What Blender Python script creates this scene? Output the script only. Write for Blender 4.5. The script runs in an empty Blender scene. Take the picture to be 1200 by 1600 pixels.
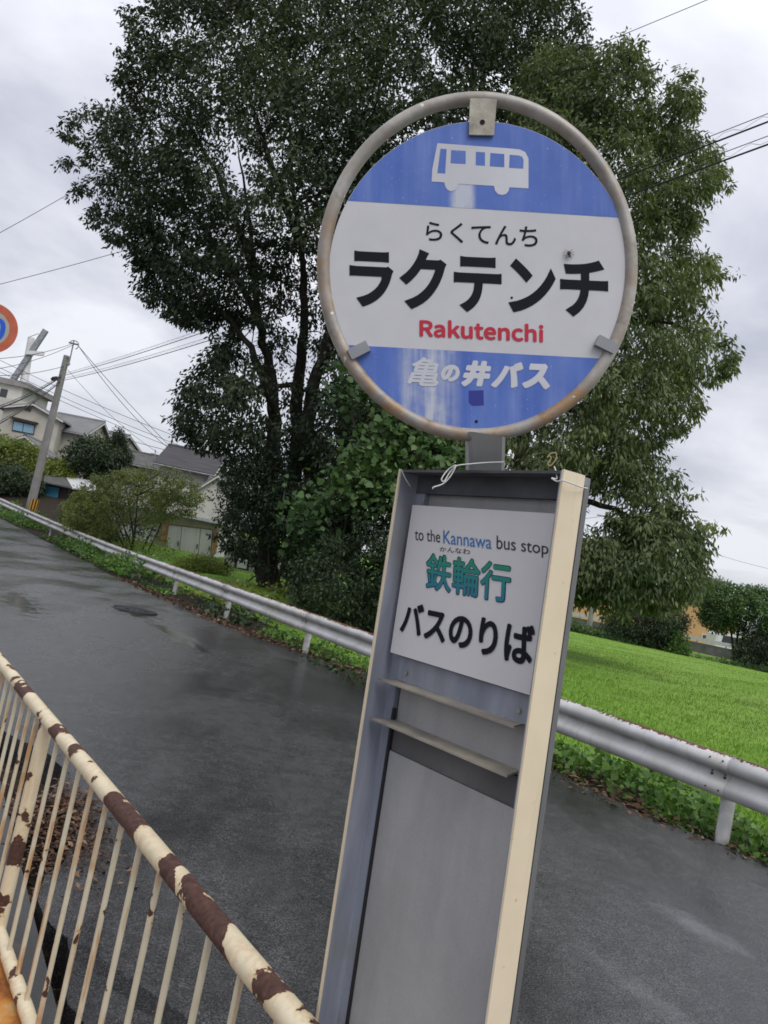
import bpy, math, random
import numpy as np

# ---------------------------------------------------------------- camera, world, sun, exposure
scene = bpy.context.scene
EYE = 1.6
FPX = 1200.0                      # focal length in pixels of the 1200 x 1600 photograph
ROLL = math.radians(11.5)
PITCH = math.atan(95 / 1200)
FW = np.array([0, math.cos(PITCH), math.sin(PITCH)])
_r0 = np.array([1.0, 0, 0]); _u0 = np.array([0, -math.sin(PITCH), math.cos(PITCH)])
RT = math.cos(ROLL) * _r0 + math.sin(ROLL) * _u0
UP = -math.sin(ROLL) * _r0 + math.cos(ROLL) * _u0
CAM = np.array([0, 0, EYE])
cam_data = bpy.data.cameras.new('camera')
cam_data.sensor_fit = 'VERTICAL'; cam_data.sensor_height = 36; cam_data.lens = 27
cam_data.clip_start = 0.05; cam_data.clip_end = 2000
camera = bpy.data.objects.new('camera', cam_data)
scene.collection.objects.link(camera)
from mathutils import Matrix, Vector
camera.matrix_world = Matrix(((RT[0], UP[0], -FW[0], 0), (RT[1], UP[1], -FW[1], 0), (RT[2], UP[2], -FW[2], EYE), (0, 0, 0, 1)))
scene.camera = camera

SUN_EL, SUN_AZ = math.radians(52), math.radians(150)   # azimuth clockwise from +Y
sun_data = bpy.data.lights.new('sun', 'SUN')
sun_data.energy = 1.5; sun_data.angle = math.radians(35); sun_data.color = (1, .96, .9)
sun = bpy.data.objects.new('sun', sun_data); scene.collection.objects.link(sun)
_sd = Vector((math.sin(SUN_AZ) * math.cos(SUN_EL), math.cos(SUN_AZ) * math.cos(SUN_EL), math.sin(SUN_EL)))
sun.rotation_euler = _sd.to_track_quat('Z', 'Y').to_euler()

world = bpy.data.worlds.new('World'); scene.world = world; world.use_nodes = True
wn, wl = world.node_tree.nodes, world.node_tree.links
wn.clear()
def _n(t, **k):
    n = wn.new(t)
    for a, b in k.items(): setattr(n, a, b)
    return n
w_out = _n('ShaderNodeOutputWorld'); w_bg = _n('ShaderNodeBackground'); w_bg.inputs[1].default_value = 1.0
w_sky = _n('ShaderNodeTexSky', sky_type='NISHITA'); w_sky.sun_disc = False
w_sky.sun_elevation = SUN_EL; w_sky.sun_rotation = SUN_AZ
w_tc = _n('ShaderNodeTexCoord'); w_sep = _n('ShaderNodeSeparateXYZ'); wl.new(w_tc.outputs['Generated'], w_sep.inputs[0])
w_add = _n('ShaderNodeMath', operation='ADD'); w_add.inputs[1].default_value = 0.22
w_abs = _n('ShaderNodeMath', operation='ABSOLUTE'); wl.new(w_sep.outputs[2], w_abs.inputs[0]); wl.new(w_abs.outputs[0], w_add.inputs[0])
w_dx = _n('ShaderNodeMath', operation='DIVIDE'); w_dy = _n('ShaderNodeMath', operation='DIVIDE')
wl.new(w_sep.outputs[0], w_dx.inputs[0]); wl.new(w_add.outputs[0], w_dx.inputs[1])
wl.new(w_sep.outputs[1], w_dy.inputs[0]); wl.new(w_add.outputs[0], w_dy.inputs[1])
w_cmb = _n('ShaderNodeCombineXYZ'); wl.new(w_dx.outputs[0], w_cmb.inputs[0]); wl.new(w_dy.outputs[0], w_cmb.inputs[1])
w_noise = _n('ShaderNodeTexNoise'); w_noise.inputs['Scale'].default_value = 1.15; w_noise.inputs['Detail'].default_value = 7
w_noise.inputs['Roughness'].default_value = .52; w_noise.inputs['Distortion'].default_value = .3
wl.new(w_cmb.outputs[0], w_noise.inputs['Vector'])
w_ramp = _n('ShaderNodeValToRGB')
w_ramp.color_ramp.elements[0].position = .38; w_ramp.color_ramp.elements[0].color = (.43, .445, .52, 1)
w_ramp.color_ramp.elements[1].position = .60; w_ramp.color_ramp.elements[1].color = (.76, .77, .815, 1)
wl.new(w_noise.outputs[0], w_ramp.inputs[0])
# the overcast is brighter high up than near the horizon
w_el = _n('ShaderNodeMapRange'); w_el.inputs[1].default_value = 0; w_el.inputs[2].default_value = .75
w_el.inputs[3].default_value = .95; w_el.inputs[4].default_value = 1.5
wl.new(w_sep.outputs[2], w_el.inputs[0])
w_mul = _n('ShaderNodeVectorMath', operation='SCALE'); wl.new(w_ramp.outputs[0], w_mul.inputs[0]); wl.new(w_el.outputs[0], w_mul.inputs['Scale'])
w_sk = _n('ShaderNodeVectorMath', operation='SCALE'); wl.new(w_sky.outputs[0], w_sk.inputs[0]); w_sk.inputs['Scale'].default_value = .1
w_mix = _n('ShaderNodeMix', data_type='RGBA'); w_mix.inputs[0].default_value = .9
wl.new(w_sk.outputs[0], w_mix.inputs[6]); wl.new(w_mul.outputs[0], w_mix.inputs[7])
wl.new(w_mix.outputs[2], w_bg.inputs[0]); wl.new(w_bg.outputs[0], w_out.inputs[0])
scene.view_settings.view_transform = 'Standard'; scene.view_settings.look = 'None'
scene.view_settings.exposure = 0.17; scene.view_settings.gamma = 1.0
scene.cycles.filter_width = 1.7
scene.cycles.max_bounces = 6; scene.cycles.diffuse_bounces = 3; scene.cycles.glossy_bounces = 3

# ---------------------------------------------------------------- measuring helpers
def ray(px, py): return FW + (px - 600) / FPX * RT + (800 - py) / FPX * UP
def atd(px, py, d): return CAM + ray(px, py) * d                 # point at distance d along the lens axis
def aty(px, py, y):
    r = ray(px, py); return CAM + r * (y / r[1])                  # point at world Y
def atz(px, py, z=0.0):
    r = ray(px, py); return CAM + r * ((z - EYE) / r[2])
DV = np.array([-.5101, .8601, 0.0]); NV = np.array([.8601, .5101, 0.0])   # along the road, across the road
def sn(s, n, z=0.0): return DV * s + NV * n + np.array([0, 0, z])
def sstep(a, b, x): 
    t = np.clip((np.asarray(x, float) - a) / (b - a), 0, 1); return t * t * (3 - 2 * t)
def road_off(s): s = np.asarray(s, float); return -.005 * np.clip(s - 22, 0, 40) ** 2
def road_z(s): s = np.asarray(s, float); return .0016 * np.clip(s - 22, 0, 40) ** 2
def ground_z(x, y):
    x = np.asarray(x, float); y = np.asarray(y, float)
    s = x * DV[0] + y * DV[1]; n = x * NV[0] + y * NV[1] - road_off(s)
    bank = .45 * sstep(9, 23, y) * sstep(6.4, 8.8, n)
    hk = sstep(42, 56, s) * sstep(7.0, 12, n)
    ditch = -.16 * sstep(-.2, .45, n) * (1 - sstep(1.5, 1.6, n)) * (1 - sstep(30, 40, s))
    return (road_z(s) + bank) * (1 - hk) + 3.0 * hk + ditch - .03 * (1 - sstep(6.0, 6.6, n))
def unit(v): v = np.asarray(v, float); return v / (np.linalg.norm(v) + 1e-12)

# ---------------------------------------------------------------- object helpers
COL = scene.collection
def tag(o, label=None, cat=None, group=None, kind=None):
    for k, v in (('label', label), ('category', cat), ('group', group), ('kind', kind)):
        if v: o[k] = v
    return o
def thing(name, loc, label, cat, group=None):
    o = bpy.data.objects.new(name, None); COL.objects.link(o); o.location = [float(q) for q in loc]
    o.empty_display_size = .2
    return tag(o, label, cat, group)
def root_of(o):
    while o.parent: o = o.parent
    return o
class MB:
    """collects pieces in world coordinates and links them as one mesh object"""
    def __init__(s): s.v = []; s.f = []; s.uv = []; s.sm = []; s.mi = []
    def add(s, verts, faces, smooth=False, uv=None, mi=0):
        b = len(s.v); s.v.extend([tuple(map(float, q)) for q in verts])
        uv = uv if uv is not None else [(0, 0)] * len(verts)
        s.uv.extend([tuple(map(float, q)) for q in uv])
        for f in faces: s.f.append([i + b for i in f]); s.sm.append(smooth); s.mi.append(mi)
        return s
    def box(s, o, ex, ey, ez, mi=0, bev=0):
        """box from corner o with edge vectors"""
        o, ex, ey, ez = (np.asarray(q, float) for q in (o, ex, ey, ez))
        vs = [o + a * ex + b * ey + c * ez for c in (0, 1) for b in (0, 1) for a in (0, 1)]
        fs = [(0, 2, 3, 1), (4, 5, 7, 6), (0, 1, 5, 4), (2, 6, 7, 3), (0, 4, 6, 2), (1, 3, 7, 5)]
        if np.dot(np.cross(ex, ey), ez) < 0: fs = [f[::-1] for f in fs]
        lx, ly, lz = (np.linalg.norm(q) for q in (ex, ey, ez))
        return s.add(vs, fs, uv=[(v @ unit(ex), v @ unit(ez)) for v in vs], mi=mi)
    def tube(s, pts, rad, n=8, cap=True, mi=0):
        pts = [np.asarray(p, float) for p in pts]; m = len(pts)
        rad = [rad] * m if np.isscalar(rad) else list(rad)
        vs, uv, ref, L = [], [], None, 0
        for i, p in enumerate(pts):
            t = unit(pts[min(i + 1, m - 1)] - pts[max(i - 1, 0)])
            if ref is None: ref = np.array([0, 0, 1.0]) if abs(t[2]) < .9 else np.array([1.0, 0, 0])
            a = unit(ref - t * (ref @ t)); b = np.cross(t, a); ref = a
            if i: L += np.linalg.norm(p - pts[i - 1])
            for k in range(n):
                g = 2 * math.pi * k / n
                vs.append(p + rad[i] * (math.cos(g) * a + math.sin(g) * b)); uv.append((L, k / n))
        fs = [(i * n + k, i * n + (k + 1) % n, (i + 1) * n + (k + 1) % n, (i + 1) * n + k) for i in range(m - 1) for k in range(n)]
        s.add(vs, fs, True, uv, mi)
        if cap:
            s.add(vs[:n], [tuple(range(n))[::-1]], False, uv[:n], mi); s.add(vs[-n:], [tuple(range(n))], False, uv[-n:], mi)
        return s
    def sweep(s, prof, path, smooth=True, closed=False, cap=False, mi=0):
        """prof(i) -> list of world points at path step i"""
        rings = [prof(i) for i in range(len(path))]; n = len(rings[0]); vs, uv = [], []
        w = [0]
        for k in range(1, n): w.append(w[-1] + np.linalg.norm(np.subtract(rings[0][k], rings[0][k - 1])))
        L = 0
        for i, r in enumerate(rings):
            if i: L += np.linalg.norm(np.subtract(path[i], path[i - 1]))
            for k in range(n): vs.append(r[k]); uv.append((L, w[k]))
        e = n if closed else n - 1
        fs = [(i * n + k, i * n + (k + 1) % n, (i + 1) * n + (k + 1) % n, (i + 1) * n + k) for i in range(len(rings) - 1) for k in range(e)]
        return s.add(vs, fs, smooth, uv, mi)
    def poly(s, pts, thick=None, mi=0):
        """flat polygon, with thickness vector if given"""
        n = len(pts); pts = [np.asarray(p, float) for p in pts]
        if thick is None: return s.add(pts, [tuple(range(n))], mi=mi)
        b = [p + thick for p in pts]
        nrm = sum(np.cross(pts[i] - pts[0], pts[(i + 1) % n] - pts[0]) for i in range(1, n - 1))
        fs = [tuple(range(n)), tuple(range(2 * n - 1, n - 1, -1))] + [(i, i + n, (i + 1) % n + n, (i + 1) % n) for i in range(n)]
        if nrm @ thick > 0: fs = [f[::-1] for f in fs]
        return s.add(pts + b, fs, mi=mi)
    def build(s, name, mat, parent=None, label=None, cat=None, group=None, kind=None, origin=None):
        base = np.array(root_of(parent).location) if parent else (np.asarray(origin, float) if origin is not None else np.zeros(3))
        me = bpy.data.meshes.new(name)
        me.from_pydata([tuple(np.asarray(q) - base) for q in s.v], [], s.f)
        for m in (mat if isinstance(mat, (list, tuple)) else [mat]): me.materials.append(m)
        me.polygons.foreach_set('use_smooth', s.sm); me.polygons.foreach_set('material_index', s.mi)
        ul = me.uv_layers.new(name='UVMap')
        li = np.empty(len(me.loops), np.int32); me.loops.foreach_get('vertex_index', li)
        ul.data.foreach_set('uv', np.asarray(s.uv, np.float32)[li].ravel())
        me.update()
        o = bpy.data.objects.new(name, me); COL.objects.link(o)
        if parent: o.parent = parent
        elif origin is not None: o.location = [float(q) for q in origin]
        return tag(o, label, cat, group, kind)

def quads_mesh(name, V, rnd, mat, parent=None, faceverts=4, smooth=False, **kw):
    """V: (N, faceverts, 3) world points; one face each, with a random number per face"""
    N = len(V); base = np.array(root_of(parent).location) if parent else np.zeros(3)
    me = bpy.data.meshes.new(name)
    me.vertices.add(N * faceverts); me.vertices.foreach_set('co', (V - base).astype(np.float32).ravel())
    me.loops.add(N * faceverts); me.loops.foreach_set('vertex_index', np.arange(N * faceverts, dtype=np.int32))
    me.polygons.add(N); me.polygons.foreach_set('loop_start', np.arange(0, N * faceverts, faceverts, dtype=np.int32))
    me.materials.append(mat)
    me.update(calc_edges=True)
    a = me.attributes.new('rnd', 'FLOAT', 'FACE'); a.data.foreach_set('value', rnd.astype(np.float32))
    o = bpy.data.objects.new(name, me); COL.objects.link(o)
    if parent: o.parent = parent
    return tag(o, **kw)

# ---------------------------------------------------------------- materials
class NT:
    def __init__(s, name):
        s.m = bpy.data.materials.new(name); s.m.use_nodes = True; s.t = s.m.node_tree; s.n = s.t.nodes; s.l = s.t.links
        s.b = s.n['Principled BSDF']; s.out = s.n['Material Output']
    def node(s, t, **k):
        n = s.n.new(t)
        for a, b in k.items(): setattr(n, a, b)
        return n
    def link(s, a, b): s.l.new(a, b)
    def coord(s, kind='Object', scale=(1, 1, 1), rot=(0, 0, 0)):
        tc = s.node('ShaderNodeTexCoord'); mp = s.node('ShaderNodeMapping'); mp.inputs['Scale'].default_value = scale; mp.inputs['Rotation'].default_value = rot
        s.link(tc.outputs[kind], mp.inputs[0]); return mp.outputs[0]
    def noise(s, vec, scale, detail=4, rough=.55, dist=0):
        n = s.node('ShaderNodeTexNoise'); n.inputs['Scale'].default_value = scale; n.inputs['Detail'].default_value = detail
        n.inputs['Roughness'].default_value = rough; n.inputs['Distortion'].default_value = dist
        if vec is not None: s.link(vec, n.inputs['Vector'])
        return n.outputs[0]
    def ramp(s, fac, stops):
        r = s.node('ShaderNodeValToRGB'); e = r.color_ramp.elements
        while len(e) < len(stops): e.new(.5)
        for q, (p, c) in zip(e, stops):
            q.position = p; q.color = tuple(c) + (1,) if not np.isscalar(c) else (c, c, c, 1)
        s.link(fac, r.inputs[0]); return r.outputs[0]
    def mix(s, fac, a, b, mode='MIX'):
        m = s.node('ShaderNodeMix', data_type='RGBA', blend_type=mode)
        for i, q in ((0, fac), (6, a), (7, b)):
            if isinstance(q, bpy.types.NodeSocket): s.link(q, m.inputs[i])
            elif np.isscalar(q): m.inputs[i].default_value = q
            else: m.inputs[i].default_value = tuple(q) + (1,)
        return m.outputs[2]
    def math(s, op, a, b=0.0, c=None, clamp=False):
        m = s.node('ShaderNodeMath', operation=op, use_clamp=clamp)
        for i, q in enumerate((a, b) if c is None else (a, b, c)):
            if isinstance(q, bpy.types.NodeSocket): s.link(q, m.inputs[i])
            else: m.inputs[i].default_value = q
        return m.outputs[0]
    def sep(s, v):
        n = s.node('ShaderNodeSeparateXYZ'); s.link(v, n.inputs[0]); return n.outputs
    def color(s, c):
        if isinstance(c, bpy.types.NodeSocket): s.link(c, s.b.inputs['Base Color'])
        else: s.b.inputs['Base Color'].default_value = tuple(c) + (1,)
        return s
    def rough(s, r):
        if isinstance(r, bpy.types.NodeSocket): s.link(r, s.b.inputs['Roughness'])
        else: s.b.inputs['Roughness'].default_value = r
        return s
    def spec(s, v): s.b.inputs['Specular IOR Level'].default_value = v; return s
    def metal(s, v): s.b.inputs['Metallic'].default_value = v; return s
    def bump(s, h, strength=.3, dist=.01):
        n = s.node('ShaderNodeBump'); n.inputs['Strength'].default_value = strength; n.inputs['Distance'].default_value = dist
        s.link(h, n.inputs['Height']); s.link(n.outputs[0], s.b.inputs['Normal']); return s

def mottled(name, c1, c2, scale=6, rough=.6, detail=5, bump=0, stretch=(1, 1, 1), spec=.4, metal=0):
    t = NT(name); v = t.coord('Object', stretch); n = t.noise(v, scale, detail, .6)
    t.color(t.ramp(n, [(.32, c1), (.68, c2)])).rough(rough).spec(spec).metal(metal)
    if bump: t.bump(t.noise(v, scale * 6, 3), bump, .005)
    return t.m
def flat(name, c, rough=.5, spec=.4):
    t = NT(name); v = t.coord('Object'); n = t.noise(v, 9, 3)
    t.color(t.ramp(n, [(.3, [q * .9 for q in c]), (.7, [min(1, q * 1.06) for q in c])])).rough(rough).spec(spec); return t.m
def leaf_mat(name, stops, rough=.45, trans=.25, spec=.35):
    t = NT(name); a = t.node('ShaderNodeAttribute', attribute_name='rnd')
    c = t.ramp(a.outputs['Fac'], stops); t.color(c).rough(rough).spec(spec)
    tr = t.node('ShaderNodeBsdfTranslucent'); t.link(t.mix(1, c, (1.25, 1.3, .6), 'MULTIPLY'), tr.inputs[0])
    mx = t.node('ShaderNodeMixShader'); mx.inputs[0].default_value = trans
    t.link(t.b.outputs[0], mx.inputs[1]); t.link(tr.outputs[0], mx.inputs[2]); t.link(mx.outputs[0], t.out.inputs[0])
    return t.m

M = {}
M['dark_leaf'] = leaf_mat('evergreen_leaf', [(0, (.022, .034, .022)), (.45, (.045, .066, .038)), (.8, (.075, .102, .055)), (1, (.11, .13, .07))], .6, .2, .22)
M['light_leaf'] = leaf_mat('light_leaf', [(0, (.056, .086, .042)), (.5, (.13, .165, .078)), (.85, (.21, .245, .12)), (1, (.29, .30, .16))], .55, .3, .25)
M['kudzu_leaf'] = leaf_mat('kudzu_leaf', [(0, (.030, .062, .022)), (.5, (.058, .115, .038)), (.85, (.11, .19, .06)), (1, (.19, .24, .09))], .55, .25)
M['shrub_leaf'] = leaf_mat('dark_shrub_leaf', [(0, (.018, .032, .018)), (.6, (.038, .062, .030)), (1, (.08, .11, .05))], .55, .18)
M['olive_leaf'] = leaf_mat('olive_leaf', [(0, (.075, .10, .03)), (.5, (.175, .215, .07)), (1, (.34, .35, .15))], .5, .35)
M['yellow_leaf'] = leaf_mat('yellow_green_leaf', [(0, (.08, .11, .02)), (.5, (.17, .22, .04)), (1, (.30, .33, .09))], .5, .3)
M['mid_leaf'] = leaf_mat('mid_green_leaf', [(0, (.035, .07, .025)), (.5, (.07, .13, .045)), (1, (.13, .2, .08))], .5, .3)
M['weed_leaf'] = leaf_mat('weed_leaf', [(0, (.04, .09, .018)), (.5, (.095, .20, .038)), (1, (.22, .34, .08))], .5, .3)
M['grass'] = leaf_mat('grass_blade', [(0, (.12, .235, .028)), (.5, (.175, .325, .042)), (.93, (.24, .40, .07)), (1, (.34, .42, .13))], .55, .3)
M['dead_leaf'] = leaf_mat('dead_leaf', [(0, (.03, .018, .012)), (.5, (.08, .042, .026)), (.85, (.16, .085, .05)), (1, (.24, .16, .1))], .7, .05)
M['bark'] = mottled('bark', (.018, .015, .012), (.05, .042, .034), 9, .9, 6, .8, (1, 1, .3))
M['thin_bark'] = mottled('shrub_bark', (.03, .026, .02), (.07, .06, .048), 12, .9, 4)

# --- sign metals and paint
def sign_blue():
    t = NT('faded_blue_paint'); uv = t.coord('UV')
    v = t.node('ShaderNodeMapping'); v.inputs['Scale'].default_value = (26, 1.6, 1); t.link(uv, v.inputs[0])
    st = t.noise(v.outputs[0], 1.0, 4, .6)
    bl = t.noise(uv, 9, 5, .6)
    base = t.ramp(bl, [(.3, (.062, .128, .45)), (.7, (.10, .185, .54))])
    f = t.math('MULTIPLY', t.ramp(st, [(.46, 0), (.74, .75)]), t.ramp(t.noise(uv, 12, 4, .6), [(.35, .25), (.6, 1)]))
    # vertical run-down wear under the bus and over the operator's name
    x = t.sep(uv); 
    def band(c, w, amp):
        d = t.math('ABSOLUTE', t.math('SUBTRACT', x[0], c)); return t.math('MULTIPLY', t.math('SUBTRACT', 1, t.math('DIVIDE', d, w), clamp=True), amp)
    lower = t.math('LESS_THAN', x[1], -.09); upper = t.math('MULTIPLY', t.math('GREATER_THAN', x[1], .09), t.math('LESS_THAN', x[1], .165))
    wn1 = t.noise(v.outputs[0], 2.2, 3)
    w = t.math('ADD', t.math('MULTIPLY', t.math('ADD', band(-.075, .05, 1.1), band(-.115, .03, .6)), lower), t.math('MULTIPLY', band(-.028, .024, 1.7), upper))
    w = t.math('MULTIPLY', w, t.ramp(t.math('ADD', t.math('MULTIPLY', wn1, .7), t.math('MULTIPLY', t.noise(uv, 30, 5, .65), .3)), [(.36, 0), (.62, 1.25)]), clamp=True)
    c = t.mix(f, base, (.20, .28, .60)); c = t.mix(w, c, (.50, .53, .62))
    sp = t.noise(uv, 190, 2); c = t.mix(t.ramp(sp, [(.68, 0), (.76, .55)]), c, (.5, .57, .76))
    t.color(c).rough(.42).spec(.4); return t.m
M['blue'] = sign_blue()
def sign_white():
    t = NT('white_sign_face'); uv = t.coord('UV'); n = t.noise(uv, 14, 5, .6)
    c = t.ramp(n, [(.3, (.53, .53, .56)), (.7, (.585, .585, .61))])
    sp = t.noise(uv, 150, 2); c = t.mix(t.ramp(sp, [(.79, 0), (.82, .7)]), c, (.2, .19, .18))
    t.color(c).rough(.38).spec(.45); return t.m
M['white_face'] = sign_white()
M['white_mark'] = flat('white_marking', (.58, .59, .64), .45)
M['ink'] = flat('black_ink', (.010, .011, .016), .7, .15)
M['grey_ink'] = flat('dark_grey_ink', (.045, .045, .05), .6, .2)
M['red_ink'] = flat('red_ink', (.50, .018, .045), .45)
M['blue_ink'] = flat('blue_ink', (.035, .17, .42), .45)
M['navy'] = flat('navy_sticker', (.03, .04, .27), .4)
def teal():
    t = NT('teal_ink'); x = t.sep(t.coord('UV'))
    t.color(t.ramp(x[1], [(.05, (.012, .17, .26)), (.95, (.005, .23, .15))])).rough(.45); return t.m
M['teal'] = teal()
M['board'] = mottled('white_board', (.58, .57, .575), (.64, .63, .635), 5, .5, 4)
def ring_mat():
    t = NT('weathered_galvanised_tube'); v = t.coord('Object'); n = t.noise(v, 9, 6, .65); n2 = t.noise(v, 28, 5, .6)
    c = t.ramp(n, [(.3, (.22, .21, .195)), (.5, (.33, .315, .29)), (.72, (.50, .48, .45))])
    x = t.sep(t.coord('Object'))
    r = t.math('MULTIPLY', t.ramp(n2, [(.4, 0), (.62, 1)]), t.ramp(n, [(.38, 1), (.6, .15)]))
    low = t.math('MULTIPLY_ADD', x[2], -1.9, 4.35, clamp=True)      # rust gathers on the lower half of the hoop
    r = t.math('MULTIPLY', r, t.math('ADD', .35, t.math('MULTIPLY', low, .75)), clamp=True)
    c = t.mix(r, c, (.33, .185, .075))
    ch = t.noise(v, 40, 2); c = t.mix(t.ramp(ch, [(.68, 0), (.70, 1)]), c, (.66, .64, .6)); c = t.mix(t.ramp(t.noise(v, 33, 4), [(.60, 0), (.75, .6)]), c, (.09, .085, .08))
    t.color(c).rough(.5).spec(.5).metal(.15).bump(n2, .25, .003); return t.m
M['ring'] = ring_mat()
M['bracket'] = mottled('dirty_bracket_paint', (.20, .185, .15), (.50, .47, .39), 19, .55, 6, .2)
M['zinc'] = mottled('galvanised_steel', (.36, .36, .355), (.50, .50, .49), 11, .55, 5, .1, (1, 1, .35), metal=.1)
def blue_grey():
    t = NT('blue_grey_zinc'); v = t.coord('Object', (1, 1, .12)); n = t.noise(v, 26, 5, .6); n2 = t.noise(t.coord('Object'), 7, 5)
    c = t.ramp(n, [(.3, (.22, .24, .295)), (.7, (.36, .385, .455))]); c = t.mix(t.ramp(n2, [(.5, 0), (.72, .55)]), c, (.23, .21, .16))
    t.color(c).rough(.55).metal(.2); return t.m
M['bluezinc'] = blue_grey()
def cream():
    t = NT('cream_paint'); v = t.coord('Object'); n = t.noise(v, 7, 5); n2 = t.noise(v, 60, 4, .6)
    c = t.ramp(n, [(.3, (.68, .57, .41)), (.7, (.77, .66, .49))])
    c = t.mix(t.ramp(n2, [(.66, 0), (.72, .6)]), c, (.40, .27, .13)); c = t.mix(t.ramp(t.noise(t.coord('Object', (1, 1, .08)), 45, 4), [(.55, 0), (.75, .4)]), c, (.42, .36, .26)); t.color(c).rough(.45).bump(n2, .06, .002); return t.m
M['cream'] = cream()
def plate():
    t = NT('grey_back_plate'); v = t.coord('Object'); n = t.noise(v, 4, 6, .65); n2 = t.noise(t.coord('Object', (1, 1, .15)), 18, 5, .6); n3 = t.noise(v, 300, 2)
    c = t.ramp(n, [(.3, (.32, .315, .31)), (.7, (.42, .415, .415))]); c = t.mix(t.ramp(n2, [(.45, 0), (.8, .6)]), c, (.24, .24, .25))
    c = t.mix(t.ramp(n3, [(.35, .15), (.65, 0)]), c, (.2, .2, .2)); sm = t.noise(t.coord('Object', (1, 1, .3)), 6, 3); c = t.mix(t.ramp(sm, [(.56, 0), (.70, .35)]), c, (.17, .17, .175))
    sc2_ = t.noise(v, 22, 6, .8, 2.5); c = t.mix(t.ramp(t.math('ABSOLUTE', t.math('SUBTRACT', sc2_, .5)), [(0, .35), (.006, 0)]), c, (.52, .52, .53))
    t.color(c).rough(.55); return t.m
M['plate'] = plate()
M['dark_gap'] = flat('black_rubber', (.02, .02, .022), .7)
M['trim'] = mottled('dull_trim', (.10, .10, .105), (.18, .18, .185), 12, .5, 5, 0, (1, 1, .3))
M['top_shade'] = mottled('shade_painted_zinc', (.035, .036, .045), (.115, .12, .135), 8, .65, 5, .1)  # near-black colour paints the shade under the cabinet top
M['under'] = mottled('painted_recess_shade', (.085, .085, .088), (.15, .15, .152), 6, .6, 5)  # dark grey that paints the recess shadow below the ledge
M['ledge'] = mottled('rusty_ledge', (.16, .15, .15), (.38, .34, .26), 14, .55, 5, .1)
M['string'] = flat('white_string', (.6, .6, .58), .7)
M['web'] = flat('dry_tie', (.42, .32, .16), .8)

def peeling(name, cream1, cream2, thr, scale, bias_uv=False, streak=.5):
    """cream paint flaking off dark brown rust"""
    t = NT(name); v = t.coord('Object'); n = t.noise(v, scale, 1.5, .5, .3)
    edge = t.noise(v, scale * 7, 3); f = t.math('ADD', n, t.math('ADD', t.math('MULTIPLY', t.math('SUBTRACT', edge, .5), .11), t.math('MULTIPLY', t.math('SUBTRACT', t.noise(v, 190, 2), .5), .03)))
    f = t.math('ADD', f, t.math('MULTIPLY', t.math('SUBTRACT', t.noise(v, 27, 2), .5), .16)); lv = t.noise(v, 2.1, 2); f = t.math('ADD', f, t.math('MULTIPLY', t.math('SUBTRACT', lv, .5), .32))
    bare = t.ramp(f, [(thr, 0), (thr + .006, 1)])
    rim = t.ramp(f, [(thr - .03, 0), (thr, 1)])
    pc = t.ramp(t.noise(v, 14, 4), [(.3, cream1), (.7, cream2)])
    st = t.noise(t.coord('Object', (1, 1, .05)), 70, 3); 
    pc = t.mix(t.math('MULTIPLY', t.ramp(st, [(.47, 0), (.57, 1)]), t.ramp(t.noise(v, 5.5, 3), [(.46, 0), (.56, streak)])), pc, (.46, .20, .04)); pc = t.mix(t.ramp(t.noise(v, 150, 3), [(.66, 0), (.74, .5)]), pc, (.36, .22, .09))
    pc = t.mix(t.math('MULTIPLY', rim, .55), pc, (.58, .40, .18))
    rc = t.ramp(t.noise(v, 75, 4), [(.3, (.04, .016, .012)), (.6, (.09, .038, .026)), (.8, (.20, .075, .03))])
    t.color(t.mix(bare, pc, rc)).rough(t.ramp(bare, [(0, .38), (1, .8)]))
    h = t.math('SUBTRACT', t.math('MULTIPLY', t.noise(v, 120, 3), .25), bare); t.bump(h, .55, .0015); return t.m
M['rail_paint'] = peeling('peeling_cream_paint', (.64, .54, .36), (.74, .65, .46), .537, 8.5, streak=.22)
M['bar_paint'] = peeling('cream_bar_paint', (.56, .50, .36), (.66, .60, .45), .70, 22, streak=.75)
def rusty():
    t = NT('rusty_steel'); v = t.coord('Object'); n = t.noise(v, 7, 6, .65); n2 = t.noise(v, 60, 4)
    c = t.ramp(n, [(.34, (.05, .028, .02)), (.44, (.26, .085, .02)), (.56, (.52, .21, .035)), (.72, (.55, .36, .15))])
    t.color(c).rough(.8).bump(n2, .4, .003); return t.m
M['rusty'] = rusty()

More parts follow.
